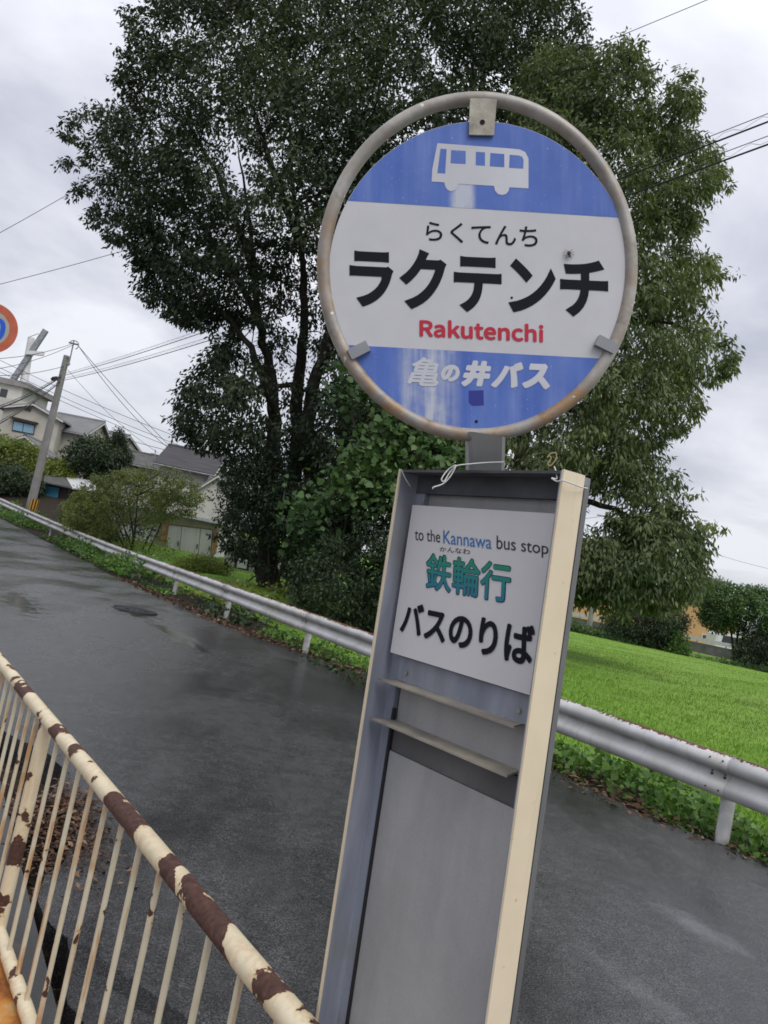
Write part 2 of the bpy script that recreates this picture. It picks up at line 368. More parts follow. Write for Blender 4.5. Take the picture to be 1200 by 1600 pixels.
def guard_mat():
    t = NT('weathered_white_steel'); uv = t.coord('UV'); x = t.sep(uv); v = t.coord('Object')
    n = t.noise(v, 3.2, 5, .6)
    c = t.ramp(n, [(.3, (.47, .47, .465)), (.7, (.63, .63, .63))])
    mp = t.node('ShaderNodeMapping'); mp.inputs['Scale'].default_value = (22, 1.2, 1); t.link(uv, mp.inputs[0])
    st = t.noise(mp.outputs[0], 1.0, 4, .65)
    # darker along the valley, then patchy dirt and streaks
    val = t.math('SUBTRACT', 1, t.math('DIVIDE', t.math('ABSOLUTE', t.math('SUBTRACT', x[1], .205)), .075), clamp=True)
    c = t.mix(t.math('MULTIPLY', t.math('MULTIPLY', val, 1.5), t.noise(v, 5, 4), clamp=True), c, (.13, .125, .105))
    c = t.mix(t.ramp(t.noise(v, 1.1, 4), [(.47, 0), (.70, .6)]), c, (.29, .28, .20))
    c = t.mix(t.ramp(st, [(.55, 0), (.75, .35)]), c, (.22, .21, .17))
    # rust flakes along the top lip
    top = t.math('SUBTRACT', 1, t.math('DIVIDE', x[1], .10), clamp=True)
    fl = t.noise(uv, 34, 3, .7); f = t.math('ADD', t.math('MULTIPLY', top, .46), t.math('MULTIPLY', fl, .75))
    lump = t.noise(v, 2.3, 3); f = t.math('ADD', f, t.math('MULTIPLY', t.math('SUBTRACT', lump, .5), .5))
    c = t.mix(t.ramp(f, [(.635, 0), (.65, 1)]), c, (.12, .05, .035))
    t.color(c).rough(.5).spec(.35); return t.m
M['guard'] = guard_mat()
M['post_white'] = mottled('post_white', (.36, .36, .35), (.56, .56, .55), 9, .5, 5)

def asphalt():
    t = NT('wet_asphalt'); v = t.coord('Object'); g = t.noise(v, 115, 2, .7); g2 = t.noise(v, 42, 3, .7); mid = t.noise(v, 9, 4, .65)
    big = t.noise(v, .55, 5, .6, .5)
    # wet bands lie along the lane
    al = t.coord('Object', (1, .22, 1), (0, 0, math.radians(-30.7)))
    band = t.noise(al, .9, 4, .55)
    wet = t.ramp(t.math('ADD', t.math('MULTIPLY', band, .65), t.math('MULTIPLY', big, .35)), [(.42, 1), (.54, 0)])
    c = t.ramp(g, [(.34, (.026, .026, .027)), (.5, (.060, .060, .062)), (.66, (.135, .135, .137))])
    c = t.mix(t.ramp(g2, [(.55, 0), (.72, .55)]), c, (.13, .13, .13)); c = t.mix(t.ramp(mid, [(.4, .45), (.6, 0)]), c, (.03, .03, .031))
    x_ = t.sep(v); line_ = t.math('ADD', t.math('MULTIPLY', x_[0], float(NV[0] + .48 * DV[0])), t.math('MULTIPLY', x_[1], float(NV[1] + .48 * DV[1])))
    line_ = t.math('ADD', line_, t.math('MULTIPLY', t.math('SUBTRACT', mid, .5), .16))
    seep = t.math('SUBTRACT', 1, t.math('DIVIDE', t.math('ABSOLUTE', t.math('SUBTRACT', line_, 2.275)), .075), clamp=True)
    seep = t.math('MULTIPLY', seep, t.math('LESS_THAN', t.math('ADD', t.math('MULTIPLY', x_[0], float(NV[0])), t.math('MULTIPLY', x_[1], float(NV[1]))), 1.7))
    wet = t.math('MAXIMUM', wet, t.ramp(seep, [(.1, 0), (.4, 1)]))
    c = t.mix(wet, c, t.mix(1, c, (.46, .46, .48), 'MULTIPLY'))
    spk = t.noise(v, 230, 1); c = t.mix(t.ramp(spk, [(.70, 0), (.74, .8)]), c, (.30, .30, .29))
    # patch seam along the verge and a few long cracks
    nn_ = t.math('ADD', t.math('MULTIPLY', x_[0], float(NV[0])), t.math('MULTIPLY', x_[1], float(NV[1])))
    edge_ = t.math('ADD', nn_, t.math('MULTIPLY', t.math('SUBTRACT', t.noise(v, 1.3, 5, .65), .5), .55))
    c = t.mix(t.ramp(t.math('ABSOLUTE', t.math('SUBTRACT', edge_, 5.45)), [(0, .75), (.018, 0)]), c, (.012, .012, .012))
    c = t.mix(t.math('MULTIPLY', t.math('GREATER_THAN', edge_, 5.45), .35), c, (.035, .034, .033))
    cr = t.noise(v, .8, 6, .6, 1.2); c = t.mix(t.ramp(t.math('ABSOLUTE', t.math('SUBTRACT', cr, .47)), [(0, .6), (.0035, 0)]), c, (.012, .012, .012))
    # standing water in shallow dips
    pud = None
    for px, py, rx, ry in SPOTS:
        p = atz(px, py, .02); mp = t.node('ShaderNodeMapping', vector_type='TEXTURE'); mp.inputs['Location'].default_value = (p[0], p[1], .02); mp.inputs['Rotation'].default_value = (0, 0, math.atan2(DV[1], DV[0])); mp.inputs['Scale'].default_value = (rx, ry, 1)
        t.link(v, mp.inputs[0]); ln = t.node('ShaderNodeVectorMath', operation='LENGTH'); t.link(mp.outputs[0], ln.inputs[0])
        q = t.math('SUBTRACT', 1.35, ln.outputs['Value']); pud = q if pud is None else t.math('MAXIMUM', pud, q)
    pud = t.math('ADD', t.math('MULTIPLY', pud, .5), t.math('MULTIPLY', t.math('SUBTRACT', t.noise(v, 5, 4, .6), .5), 1.6)); pud = t.ramp(pud, [(.0, 0), (.34, 1)])
    for px, py, rx, ry, amp in ((1090, 1452, .36, .15, .40), (1010, 1560, .55, .10, .22), (300, 1000, .6, .12, .5)):      # dried pale stains; the last paints sky reflection by the puddle
        p = atz(px, py, .02); mp = t.node('ShaderNodeMapping', vector_type='TEXTURE'); mp.inputs['Location'].default_value = (p[0], p[1], .02); mp.inputs['Rotation'].default_value = (0, 0, math.atan2(DV[1], DV[0])); mp.inputs['Scale'].default_value = (rx, ry, 1)
        t.link(v, mp.inputs[0]); ln = t.node('ShaderNodeVectorMath', operation='LENGTH'); t.link(mp.outputs[0], ln.inputs[0])
        q = t.math('ADD', t.math('SUBTRACT', 1.0, ln.outputs['Value']), t.math('MULTIPLY', t.math('SUBTRACT', t.noise(v, 12, 5, .7), .5), 2.2), clamp=True)
        c = t.mix(t.math('MULTIPLY', q, amp), c, (.24, .24, .25))
    c = t.mix(pud, c, (.014, .014, .015))
    t.color(c).rough(t.mix(pud, t.ramp(wet, [(0, .30), (1, .15)]), (.12, .12, .12))).spec(.5)
    h = t.math('ADD', t.math('MULTIPLY', g, .7), t.math('MULTIPLY', g2, 1.0)); h = t.math('MULTIPLY', h, t.math('SUBTRACT', 1, t.math('MULTIPLY', t.math('MAXIMUM', pud, t.math('MULTIPLY', wet, .55)), .95))); t.bump(h, .6, .006); return t.m
SPOTS = [(272, 993, 1.2, .2), (310, 1012, .5, .10), (30, 940, 1.5, .3), (210, 957, .8, .3)]
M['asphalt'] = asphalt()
def soil():
    t = NT('verge_soil_and_meadow'); v = t.coord('Object'); n = t.noise(v, 1.2, 6, .65); n2 = t.noise(v, 24, 4, .6)
    gr = t.ramp(n2, [(.3, (.13, .24, .03)), (.7, (.19, .34, .05))])
    gr = t.mix(t.ramp(t.noise(v, .16, 4), [(.42, 0), (.62, .5)]), gr, (.24, .35, .075)); gr = t.mix(t.ramp(t.noise(v, .7, 5, .65), [(.56, 0), (.68, .75)]), gr, (.13, .16, .045))
    so = t.ramp(n2, [(.3, (.018, .014, .01)), (.7, (.05, .04, .028))])
    at = t.node('ShaderNodeAttribute', attribute_name='meadow')
    f = t.math('ADD', at.outputs['Fac'], t.math('MULTIPLY', t.math('SUBTRACT', n, .5), .8)); f = t.ramp(f, [(.4, 0), (.6, 1)])
    t.color(t.mix(f, so, gr)).rough(.9).spec(.15).bump(n2, .8, .04); return t.m
M['soil'] = soil()
def concrete(name, a, b, sand=False):
    t = NT(name); v = t.coord('Object'); n = t.noise(v, 2.2, 6, .6); n2 = t.noise(v, 90, 3)
    c = t.ramp(n, [(.3, a), (.7, b)]); c = t.mix(t.ramp(n2, [(.3, .35), (.6, 0)]), c, [q * .5 for q in a])
    if sand: c = t.mix(t.ramp(t.noise(v, 3.1, 3), [(.58, 0), (.68, .8)]), c, (.13, .10, .065))
    t.color(c).rough(.5 if sand else .85).bump(n2, .3, .004); return t.m
M['slab'] = concrete('wet_concrete', (.045, .046, .048), (.085, .085, .085), True)
M['pave'] = concrete('pavement_concrete', (.16, .155, .15), (.25, .24, .235))
M['wall_grey'] = concrete('retaining_wall', (.06, .06, .06), (.13, .13, .125))
M['pole_conc'] = concrete('pole_concrete', (.22, .21, .2), (.32, .31, .3))
M['mortar'] = mottled('cream_render', (.40, .38, .33), (.50, .48, .42), .7, .85)
M['mortar_light'] = mottled('pale_render', (.46, .45, .42), (.58, .57, .53), .7, .85)
M['wood_white'] = mottled('white_boards', (.48, .49, .47), (.62, .62, .60), 2.5, .7, 5, 0, (3, 3, .3))
M['tan_wall'] = mottled('tan_board', (.22, .19, .12), (.34, .29, .18), 2, .8)
M['orange_wall'] = mottled('orange_render', (.46, .27, .13), (.54, .33, .165), .5, .8)
def tiles(name, a, b, sc=3.2):
    t = NT(name); uv = t.coord('UV'); w = t.node('ShaderNodeTexWave'); w.inputs['Scale'].default_value = sc; w.inputs['Distortion'].default_value = .4; t.link(uv, w.inputs['Vector'])
    n = t.noise(t.coord('Object'), 1.5, 5); c = t.ramp(t.math('ADD', t.math('MULTIPLY', w.outputs[1], .5), t.math('MULTIPLY', n, .5)), [(.3, a), (.75, b)])
    t.color(c).rough(.6).bump(w.outputs[1], .6, .04); return t.m
M['tile_grey'] = tiles('grey_roof_tiles', (.11, .11, .115), (.26, .26, .265))
M['tile_dark'] = mottled('dark_shingles', (.04, .038, .042), (.075, .07, .075), 2.2, .75, 6, .5, (.4, 3, 3))
M['dark_wood'] = flat('dark_timber', (.06, .05, .043), .8)
M['curtain'] = flat('blue_curtain_glass', (.22, .38, .50), .15)
M['red_door'] = flat('red_brown_shutter', (.30, .08, .025), .6)
M['blue_sheet'] = flat('blue_tarpaulin', (.03, .17, .26), .6)
M['white_metal'] = flat('white_painted_metal', (.66, .67, .68), .4)
M['grey_metal'] = mottled('grey_steel', (.22, .23, .25), (.34, .35, .37), 3, .45, metal=.3)
M['rust_orange'] = mottled('rust_stained_board', (.20, .12, .06), (.42, .27, .13), 3, .8)
M['wire'] = flat('black_cable', (.022, .022, .025), .6)
M['black'] = flat('black_band', (.015, .015, .015), .6)
M['yellow'] = flat('yellow_band', (.62, .30, .02), .5)
M['sign_red'] = mottled('sun_faded_red', (.40, .085, .04), (.50, .13, .07), 8, .5)
M['sign_shaded'] = mottled('shaded_sign_white', (.30, .29, .24), (.40, .39, .33), 8, .5)  # white sign ground with its shade put into the colour
M['sign_blue'] = flat('number_blue', (.012, .09, .55), .45)
M['glass'] = flat('dark_glass', (.03, .035, .04), .08, .6)
M['tyre'] = flat('tyre_rubber', (.015, .015, .015), .85)
M['puddle'] = NT('puddle_water').color((.012, .012, .013)).rough(.04).spec(.5).m
M['iron'] = mottled('cast_iron', (.008, .008, .009), (.02, .02, .02), 30, .55, 4, .5)

# ---------------------------------------------------------------- SETTING: ground, road
def grid_coords(lo, hi, c0, c1, fine, grow=1.22):
    xs = list(np.arange(c0, c1 + 1e-6, fine)); d = fine
    while xs[-1] < hi: d *= grow; xs.append(xs[-1] + d)
    d = fine
    while xs[0] > lo: d *= grow; xs.insert(0, xs[0] - d)
    return np.array(xs)
gs = grid_coords(-260, 900, -4, 30, .4); gn = grid_coords(-600, 700, -1, 13, .22)
S, Nn = np.meshgrid(gs, gn, indexing='ij'); Nw = Nn + road_off(S)
GX = DV[0] * S + NV[0] * Nw; GY = DV[1] * S + NV[1] * Nw; GZ = ground_z(GX, GY)
nr = np.random.default_rng(3)
GZ = GZ + np.where((Nn > 6.3) & (Nn < 40), nr.normal(0, .012, GZ.shape), 0)
ni, nj = S.shape
fv = [(i * nj + j, (i + 1) * nj + j, (i + 1) * nj + j + 1, i * nj + j + 1) for i in range(ni - 1) for j in range(nj - 1)]
mb = MB(); mb.add(np.stack([GX, GY, GZ], -1).reshape(-1, 3), [f[::-1] for f in fv], True)
ground = mb.build('ground', M['soil'], kind='structure')
att = ground.data.attributes.new('meadow', 'FLOAT', 'POINT')
att.data.foreach_set('value', np.clip(sstep(6.5, 7.3, Nn) * (1 - sstep(34, 42, S) * sstep(6, 12, -GX)), 0, 1).astype(np.float32).ravel())

far_edge_s = [-30, 2, 3.5, 4.5, 5.7, 8, 10.2, 12, 14.3, 18.6, 22.5, 30, 35, 70]
far_edge_n = [6.05, 6.1, 6.1, 5.9, 5.97, 6.1, 6.15, 6.05, 5.55, 5.35, 5.1, 5.2, 5.2, 5.2]
rs = np.concatenate([np.arange(-30, -1, 1.0), np.arange(-1, 14, .06), np.arange(14, 66, .5)])
rg = np.random.default_rng(11)
def wob(x, seed, amp, f0=1.3):
    q = np.random.default_rng(seed); o = np.zeros_like(x)
    for k in range(6): o += np.sin(x * f0 * 1.9 ** k + q.uniform(0, 6.3)) * amp / 1.6 ** k
    return o
e_far = np.interp(rs, far_edge_s, far_edge_n) + wob(rs, 5, .035)
bite = .22 * np.exp(-((rs - 4.1) / .5) ** 2) + .10 * np.exp(-((rs - 3.0) / .22) ** 2) + .3 * np.exp(-((rs - 5.2) / .6) ** 2)
e_near = .775 + bite + wob(rs, 9, .018, 4.0) + wob(rs, 10, .03, 1.5) * (rs > 2.2) * (rs < 9)
e_near = np.where(rs < 2.2, .75, e_near)
nn = 34; vs = []
for i, s_ in enumerate(rs):
    for k in range(nn):
        n_ = e_near[i] + (e_far[i] - e_near[i]) * k / (nn - 1)
        p = DV * s_ + NV * (n_ + float(road_off(s_))); cz = .03 * math.sin(math.pi * k / (nn - 1))
        vs.append((p[0], p[1], float(road_z(s_)) + cz))
fs = [(i * nn + k, (i + 1) * nn + k, (i + 1) * nn + k + 1, i * nn + k + 1) for i in range(len(rs) - 1) for k in range(nn - 1)]
mb = MB(); mb.add(vs, [f[::-1] for f in fs], True)
# broken thickness of the asphalt on both edges
for edge in (0, nn - 1):
    ev = [vs[i * nn + edge] for i in range(len(rs))]; lo = [(x, y, z - .2) for x, y, z in ev]; m_ = len(ev)
    q = [(i, i + 1, i + 1 + m_, i + m_) for i in range(m_ - 1)]
    mb.add(ev + lo, q if edge else [f[::-1] for f in q])
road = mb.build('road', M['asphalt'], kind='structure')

# pavement on the camera's side
mb = MB()
for a in np.arange(-12, 40, 2.0): mb.box(sn(a, -4, -.25), DV * 1.992, NV * 4.28, np.array([0, 0, .27]))
mb.build('pavement', M['pave'], kind='structure')
# far lane beyond the meadow
mb = MB(); pa, pb = aty(700, 985, 52), aty(1330, 1092, 52)
d_ = unit([pb[0] - pa[0], pb[1] - pa[1], 0]); o_ = np.array([pa[0], pa[1], .52]) - d_ * 30
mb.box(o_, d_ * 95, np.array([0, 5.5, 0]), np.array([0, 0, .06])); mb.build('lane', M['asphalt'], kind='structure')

# puddles and the iron cover lying on the road
def blob(c, rx, ry, ang, z, seed, k=26):
    q = random.Random(seed); ph = [q.uniform(0, 6.3) for _ in range(3)]; out = []
    for i in range(k):
        a = 2 * math.pi * i / k; r = 1 + .18 * math.sin(2 * a + ph[0]) + .14 * math.sin(3 * a + ph[1]) + .08 * math.sin(5 * a + ph[2])
        x, y = rx * r * math.cos(a), ry * r * math.sin(a)
        out.append((c[0] + x * math.cos(ang) - y * math.sin(ang), c[1] + x * math.sin(ang) + y * math.cos(ang), z))
    return out
RA = math.atan2(DV[1], DV[0])
def road_top(p):
    s_ = p @ DV; n_ = p @ NV - float(road_off(s_)); a = np.interp(s_, rs, e_near); b = np.interp(s_, rs, e_far)
    return float(road_z(s_)) + .03 * math.sin(math.pi * min(1, max(0, (n_ - a) / (b - a))))
p = atz(211, 955, .02); zt = road_top(p)
mh = thing('manhole_cover', (p[0], p[1], zt), 'dark wet iron manhole cover sunk in the asphalt', 'manhole cover')
ringp = [(p[0] + .36 * math.cos(a), p[1] + .36 * math.sin(a), zt + .012) for a in np.linspace(0, 2 * math.pi, 29)[:-1]]
mb = MB(); mb.poly(ringp, np.array([0, 0, -.03]))
for a in np.linspace(0, 2 * math.pi, 13)[:-1]:
    c_ = np.array([p[0] + .2 * math.cos(a), p[1] + .2 * math.sin(a), zt + .0121]); mb.box(c_, (.05, 0, 0), (0, .05, 0), (0, 0, .006))
mb.build('lid', M['iron'], mh)
mb = MB(); mb.tube([(p[0] + .39 * math.cos(a), p[1] + .39 * math.sin(a), zt + .004) for a in np.linspace(0, 2 * math.pi, 29)], .018, 6, False); mb.build('rim', M['iron'], mh)

# gutter slab between fence and road
sl = []
for i, a in enumerate((-2.0, .0, 2.0, 4.0, 6.0)):
    mb = MB(); mb.box(sn(a + .004, .31, -.16), DV * 1.985, NV * (.415 + .003 * i), np.array([0, 0, .15]))
    tag_l = ['wet concrete gutter slab below the frame', 'wet sandy concrete gutter slab beside the bus stop', 'wet dark concrete gutter slab behind the fence by the broken asphalt', 'concrete gutter slab beyond the fence post', 'concrete gutter slab up the road'][i]
    mb.build('gutter_slab', M['slab'], None, tag_l, 'slab', 'concrete gutter slabs along the fence', origin=sn(a, .31, -.16))

# ---------------------------------------------------------------- FENCE in the lower left
FS0, FN0 = 1.0, .683
FDIR = unit((4.0 - 1.0) * DV + (.44 - .683) * NV)
def fence(s_, z, off=0.0):
    k = (s_ - FS0) / (FDIR @ DV); return sn(FS0, FN0) + FDIR * k + np.array([0, 0, z])
fn = thing('pipe_fence', fence(2.85, 0), 'cream pipe fence with peeling rusty top rail beside the gutter', 'fence')
mb = MB(); mb.tube([fence(a, .876) for a in np.arange(.985, 6.6, .12)], .0243, 20); mb.build('top_rail', M['rail_paint'], fn)
mb = MB(); mb.tube([fence(a, .16) for a in np.arange(.9, 6.6, .15)], .0213, 16); mb.build('bottom_rail', M['rail_paint'], fn)
for a in (2.86, 4.9):
    mb = MB(); q = fence(a, 0); mb.tube([q + np.array([0, 0, z]) for z in (0, .2, .4, .6, .858)], .024, 16); mb.build('post', M['rail_paint'], fn)
bs = [1.0 + .1405 * k for k in range(0, 13)] + [3.0 + .118 * k for k in range(0, 15)] + [5.05 + .13 * k for k in range(0, 11)]
for a in bs:
    mb = MB(); q = fence(a, 0); mb.tube([q + np.array([0, 0, z]) for z in np.linspace(.172, .862, 6)], .0074, 9); mb.build('baluster', M['bar_paint'], fn)
mb = MB()
mb.box(fence(1.1, .0) - NV * .32, FDIR * 2.4, NV * .318, np.array([0, 0, .128]))
mb.box(fence(1.1, .128) - NV * .32, FDIR * 2.4, NV * .03, np.array([0, 0, .05]))
mb.build('steel_beam', M['rusty'], None, 'orange rusted steel beam lying along the foot of the cream fence', 'beam', origin=fence(1.1, 0))

# ---------------------------------------------------------------- LETTERING
SANS = None
try:
    import os
    SANS = bpy.data.fonts.load(os.path.join(bpy.utils.system_resource('DATAFILES'), 'fonts', 'Noto Sans CJK Regular.woff2'))     # Blender's own bundled sans
except Exception:
    SANS = None
def text_geom(body, bold=0.0, shear=0.0, sans=False):
    cu = bpy.data.curves.new('letters', 'FONT'); cu.body = body; cu.size = 1; cu.offset = bold; cu.shear = shear; cu.resolution_u = 5
    if sans and SANS: cu.font = SANS
    o = bpy.data.objects.new('letters', cu); COL.objects.link(o); bpy.context.view_layer.update()
    me = bpy.data.meshes.new_from_object(o.evaluated_get(bpy.context.evaluated_depsgraph_get()))
    v = np.array([q.co[:2] for q in me.vertices]); f = [list(p.vertices) for p in me.polygons]
    bpy.data.objects.remove(o); bpy.data.curves.remove(cu); bpy.data.meshes.remove(me)
    v = (v - v.min(0)) / (v.max(0) - v.min(0)); return v, f
def letter(mb, body, quad, plane, bold=0, shear=0, mi=0, fat=0, sans=False):
    # fat: stroke thickening in metres
    """quad: photo pixel corners TL, TR, BL, BR on the sign's own plane"""
    v, f = text_geom(body, bold, shear, sans); TL, TR, BL, BR = (plane(*q) for q in quad)
    fw, fh = fat / np.linalg.norm(TR - TL), fat / np.linalg.norm(TL - BL)
    nrm = unit(np.cross(TR - TL, BL - TL)); nrm = nrm if nrm @ FW < 0 else -nrm
    moves = [(0, 0)] if not fat else [(fw * math.cos(g), fh * math.sin(g)) for g in np.linspace(0, 2 * math.pi, 9)[:-1]] + [(0, 0)]
    for i, (du, dv_) in enumerate(moves):        # bold weight: strokes thickened in every direction, each layer a hair above the last
        pts = [(BL * (1 - a) + BR * a) * (1 - b) + (TL * (1 - a) + TR * a) * b + nrm * .00003 * i for a, b in ((a * (1 - 2 * fw) + fw + du, b * (1 - 2 * fh) + fh + dv_) for a, b in v)]
        mb.add(pts, f, uv=v, mi=mi)

# ---------------------------------------------------------------- BUS STOP SIGN
KS = .35 / .30
pv = np.array([1.127, -.9171, .0512, -.0136])
def _rot(a, b, g):
    ca, sa, cb, sb, cg, sg = math.cos(a), math.sin(a), math.cos(b), math.sin(b), math.cos(g), math.sin(g)
    return np.array([[ca, -sa, 0], [sa, ca, 0], [0, 0, 1]]) @ np.array([[1, 0, 0], [0, cb, -sb], [0, sb, cb]]) @ np.array([[cg, 0, sg], [0, 1, 0], [-sg, 0, cg]])
PT = atd(626, 734, 1.127 * KS); PM = _rot(*pv[1:])
def P(x, y, z): return PT + PM @ np.array([x, y, z])     # cabinet frame: x right, y into the cabinet, z up
PX, PY, PZ = PM[:, 0], PM[:, 1], PM[:, 2]
HB = -(P(0, 0, 0)[2] - .02) / PZ[2]                        # cabinet runs down to the ground slab
stop = thing('bus_stop_sign', (P(.175, .03, HB)[0], P(.175, .03, HB)[1], .0), 'round blue and white bus stop sign on a grey cabinet with cream edge', 'bus stop sign')
W, T = .35, .062
cab = MB()
BOT = HB + .25
cab.box(P(0, 0, BOT), PX * .004, PY * T, PZ * -BOT)                       # left wall
cab.box(P(W - .004, 0.0, BOT), PX * .003, PY * T, PZ * -BOT)              # right wall (inner skin)
cab.box(P(.004, T - .004, BOT), PX * (W - .008), PY * .004, PZ * (-BOT - .004))    # back
# inner lip round the opening at the back of the tray
cab.box(P(.004, T - .022, BOT), PX * .022, PY * .018, PZ * (-BOT - .004))
cab.build('cabinet', M['bluezinc'], stop)
tw_ = MB(); tw_.box(P(.004, 0, -.004), PX * (W - .008), PY * T, PZ * .004); tw_.box(P(.0042, T - .024, -.034), PX * (W - .0084), PY * .019, PZ * .0298); tw_.build('top_panel', M['top_shade'], stop)  # dark top and strip carry the painted shade inside the head
sk = MB()
sk.box(P(W - .001, -.0012, BOT), PX * .0035, PY * (.046), PZ * (-BOT + .0015))
sk.build('cream_side', M['cream'], stop)
sk = MB(); sk.box(P(-.0012, -.003, BOT), PX * .0046, PY * .0032, PZ * (-BOT + .001)); sk.box(P(-.0022, 0.0004, BOT), PX * .0022, PY * T, PZ * -BOT)
sk.build('cream_edge', M['cream'], stop)
rb = MB(); rb.box(P(W + .0002, .0475, BOT), PX * .0022, PY * .0105, PZ * (-BOT - .012)); rb.build('rear_trim', M['trim'], stop)
rb = MB(); rb.box(P(W + .0002, .0452, BOT), PX * .0012, PY * .002, PZ * (-BOT - .10)); rb.build('side_seal', M['dark_gap'], stop)
up = MB(); up.box(P(.027, T - .012, -.345), PX * (W - .034), PY * .004, PZ * .32); up.build('back_plate', M['plate'], stop)
mp_ = MB(); mp_.box(P(.030, T - .014, -.425), PX * (W - .038), PY * .004, PZ * .078); mp_.build('middle_plate', M['plate'], stop)
lp = MB(); lp.box(P(.032, T - .020, BOT + .02), PX * (W - .040), PY * .006, PZ * (-.470 - BOT - .02)); lp.build('lower_plate', M['plate'], stop)
gp = MB(); gp.box(P(.0262, T - .0235, BOT + .02), PX * .0055, PY * .005, PZ * (-.40 - BOT - .02)); gp.build('rubber_seal', M['dark_gap'], stop)
gp = MB(); gp.box(P(.032, T - .0175, -.469), PX * (W - .042), PY * .003, PZ * .042); gp.build('recess_shade_strip', M['under'], stop)  # dark strip added as the shadow below the second ledge
def ledge(z, hv, x0, x1):
    m = MB()
    m.add([P(x0, .010, z), P(x1, .010, z + .001), P(x1 - .01, .047, z + .003), P(x0 + .018, .047, z + .002),
           P(x0, .010, z - .003), P(x1, .010, z - .002), P(x1 - .01, .047, z), P(x0 + .018, .047, z - .001)],
          [(0, 1, 2, 3), (7, 6, 5, 4), (0, 4, 5, 1), (1, 5, 6, 2), (2, 6, 7, 3), (3, 7, 4, 0)])
    o1 = m.build('ledge', M['ledge'], stop)
    if hv:
        m = MB(); m.box(P(x0 + .018, .036, z + .002), PX * (x1 - x0 - .02), PY * .003, PZ * hv); m.build('upright', M['bluezinc'], o1)
        m = MB()
        for q in (.04, .29):
            m = MB(); c = P(x0 + q, .0355, z + hv * .45); m.add([c + PX * .0038 * math.cos(a) + PZ * .0038 * math.sin(a) - PY * .002 for a in np.linspace(0, 6.283, 11)[:-1]], [tuple(range(10))])
            m.build('rivet', M['ledge'], o1)
ledge(-.354, .04, .012, .318); ledge(-.421, 0, .010, .318)
bd = MB(); BY = .0233
bd.box(P(.0175, BY, -.3087), PX * .3125, PY * .003, PZ * .2522); board = bd.build('notice_board', M['board'], stop)
bo = P(0, BY - .0006, 0)
def on_board(px, py):
    r = ray(px, py); return CAM + r * (((bo - CAM) @ PY) / (r @ PY))
zb = lambda zx, zy: (560 + zx * .3627, 680 + zy * .3625)
def Q(*pts): return [zb(*p) for p in pts]
m = MB(); letter(m, 'to the', Q((243, 400), (352, 412), (243, 452), (352, 463)), on_board, .002)
m.build('lettering', M['grey_ink'], board)
m = MB(); letter(m, 'bus stop', Q((595, 432), (818, 462), (595, 508), (818, 530)), on_board, .002)
m.build('lettering', M['grey_ink'], board)
m = MB(); letter(m, 'かんなわ', Q((350, 480), (480, 490), (350, 500), (480, 515)), on_board, .004); m.build('lettering', M['grey_ink'], board)
m = MB(); letter(m, 'Kannawa', Q((365, 410), (573, 432), (365, 467), (573, 491)), on_board, .004); m.build('lettering', M['blue_ink'], board)
m = MB(); letter(m, '鉄輪行', Q((293, 503), (662, 553), (287, 664), (652, 730)), on_board, .0, fat=.0020); m.build('lettering_outline', M['ink'], board)
bo = P(0, BY - .0011, 0)
m = MB(); letter(m, '鉄輪行', Q((296, 507), (659, 556), (290, 661), (649, 726)), on_board, .0, fat=.0012); m.build('lettering', M['teal'], board)
m = MB(); letter(m, 'バスのりば', Q((192, 712), (762, 822), (176, 852), (752, 1003)), on_board, .0, fat=.0019); m.build('lettering', M['ink'], board)

# pole
dtop = 1.225
def _px(a): q = P(a, T + .042, 0) - CAM; return 600 + FPX * (q @ RT) / (q @ FW)
_a = .1
for _ in range(30): _a += (756.5 - _px(_a)) * .0004
bb = P(_a, T + .042, 0); ptop = atd(757.5, 683, dtop + .016)
q1 = bb - PZ * (bb[2] / PZ[2]); q1[2] = 0
paxis = PZ; px_ = unit(RT - paxis * (RT @ paxis)); py_ = np.cross(paxis, px_)
pl = MB(); secs = [q1 + PY * .008, bb + PZ * .006, ptop]
pl.sweep(lambda i: [secs[i] + px_ * .0295 * a + py_ * .0315 * b for a, b in ((-1, -.8), (-.8, -1), (.8, -1), (1, -.8), (1, .8), (.8, 1), (-.8, 1), (-1, .8))], secs, smooth=False, closed=True)
pl.build('pole', M['zinc'], stop)
print('POLE', [((q - CAM) @ FW) for q in secs])

# ring
def disc(px, py, d=dtop, k=0.0): return atd(px, py, d) - FW * k
rg_ = MB(); pts = [disc(745.5 + 240 * math.cos(a), 417 + 262.5 * math.sin(a), dtop + .004) for a in np.linspace(0, 2 * math.pi, 97)]
rg_.tube(pts, .0108, 16, False); rg_.build('ring', M['ring'], stop)
# disc
dc = MB(); cx, cy, ra, rb2 = 750, 430, 236.5, 240.5
face = [disc(cx + ra * math.cos(a), cy + rb2 * math.sin(a)) for a in np.linspace(0, 2 * math.pi, 129)[:-1]]
dc.poly(face, FW * .0035)
dc.uv = [(((q - disc(cx, cy)) @ RT), ((q - disc(cx, cy)) @ UP)) for q in map(np.array, dc.v)]
plate_o = dc.build('sign_plate', M['white_face'], stop)
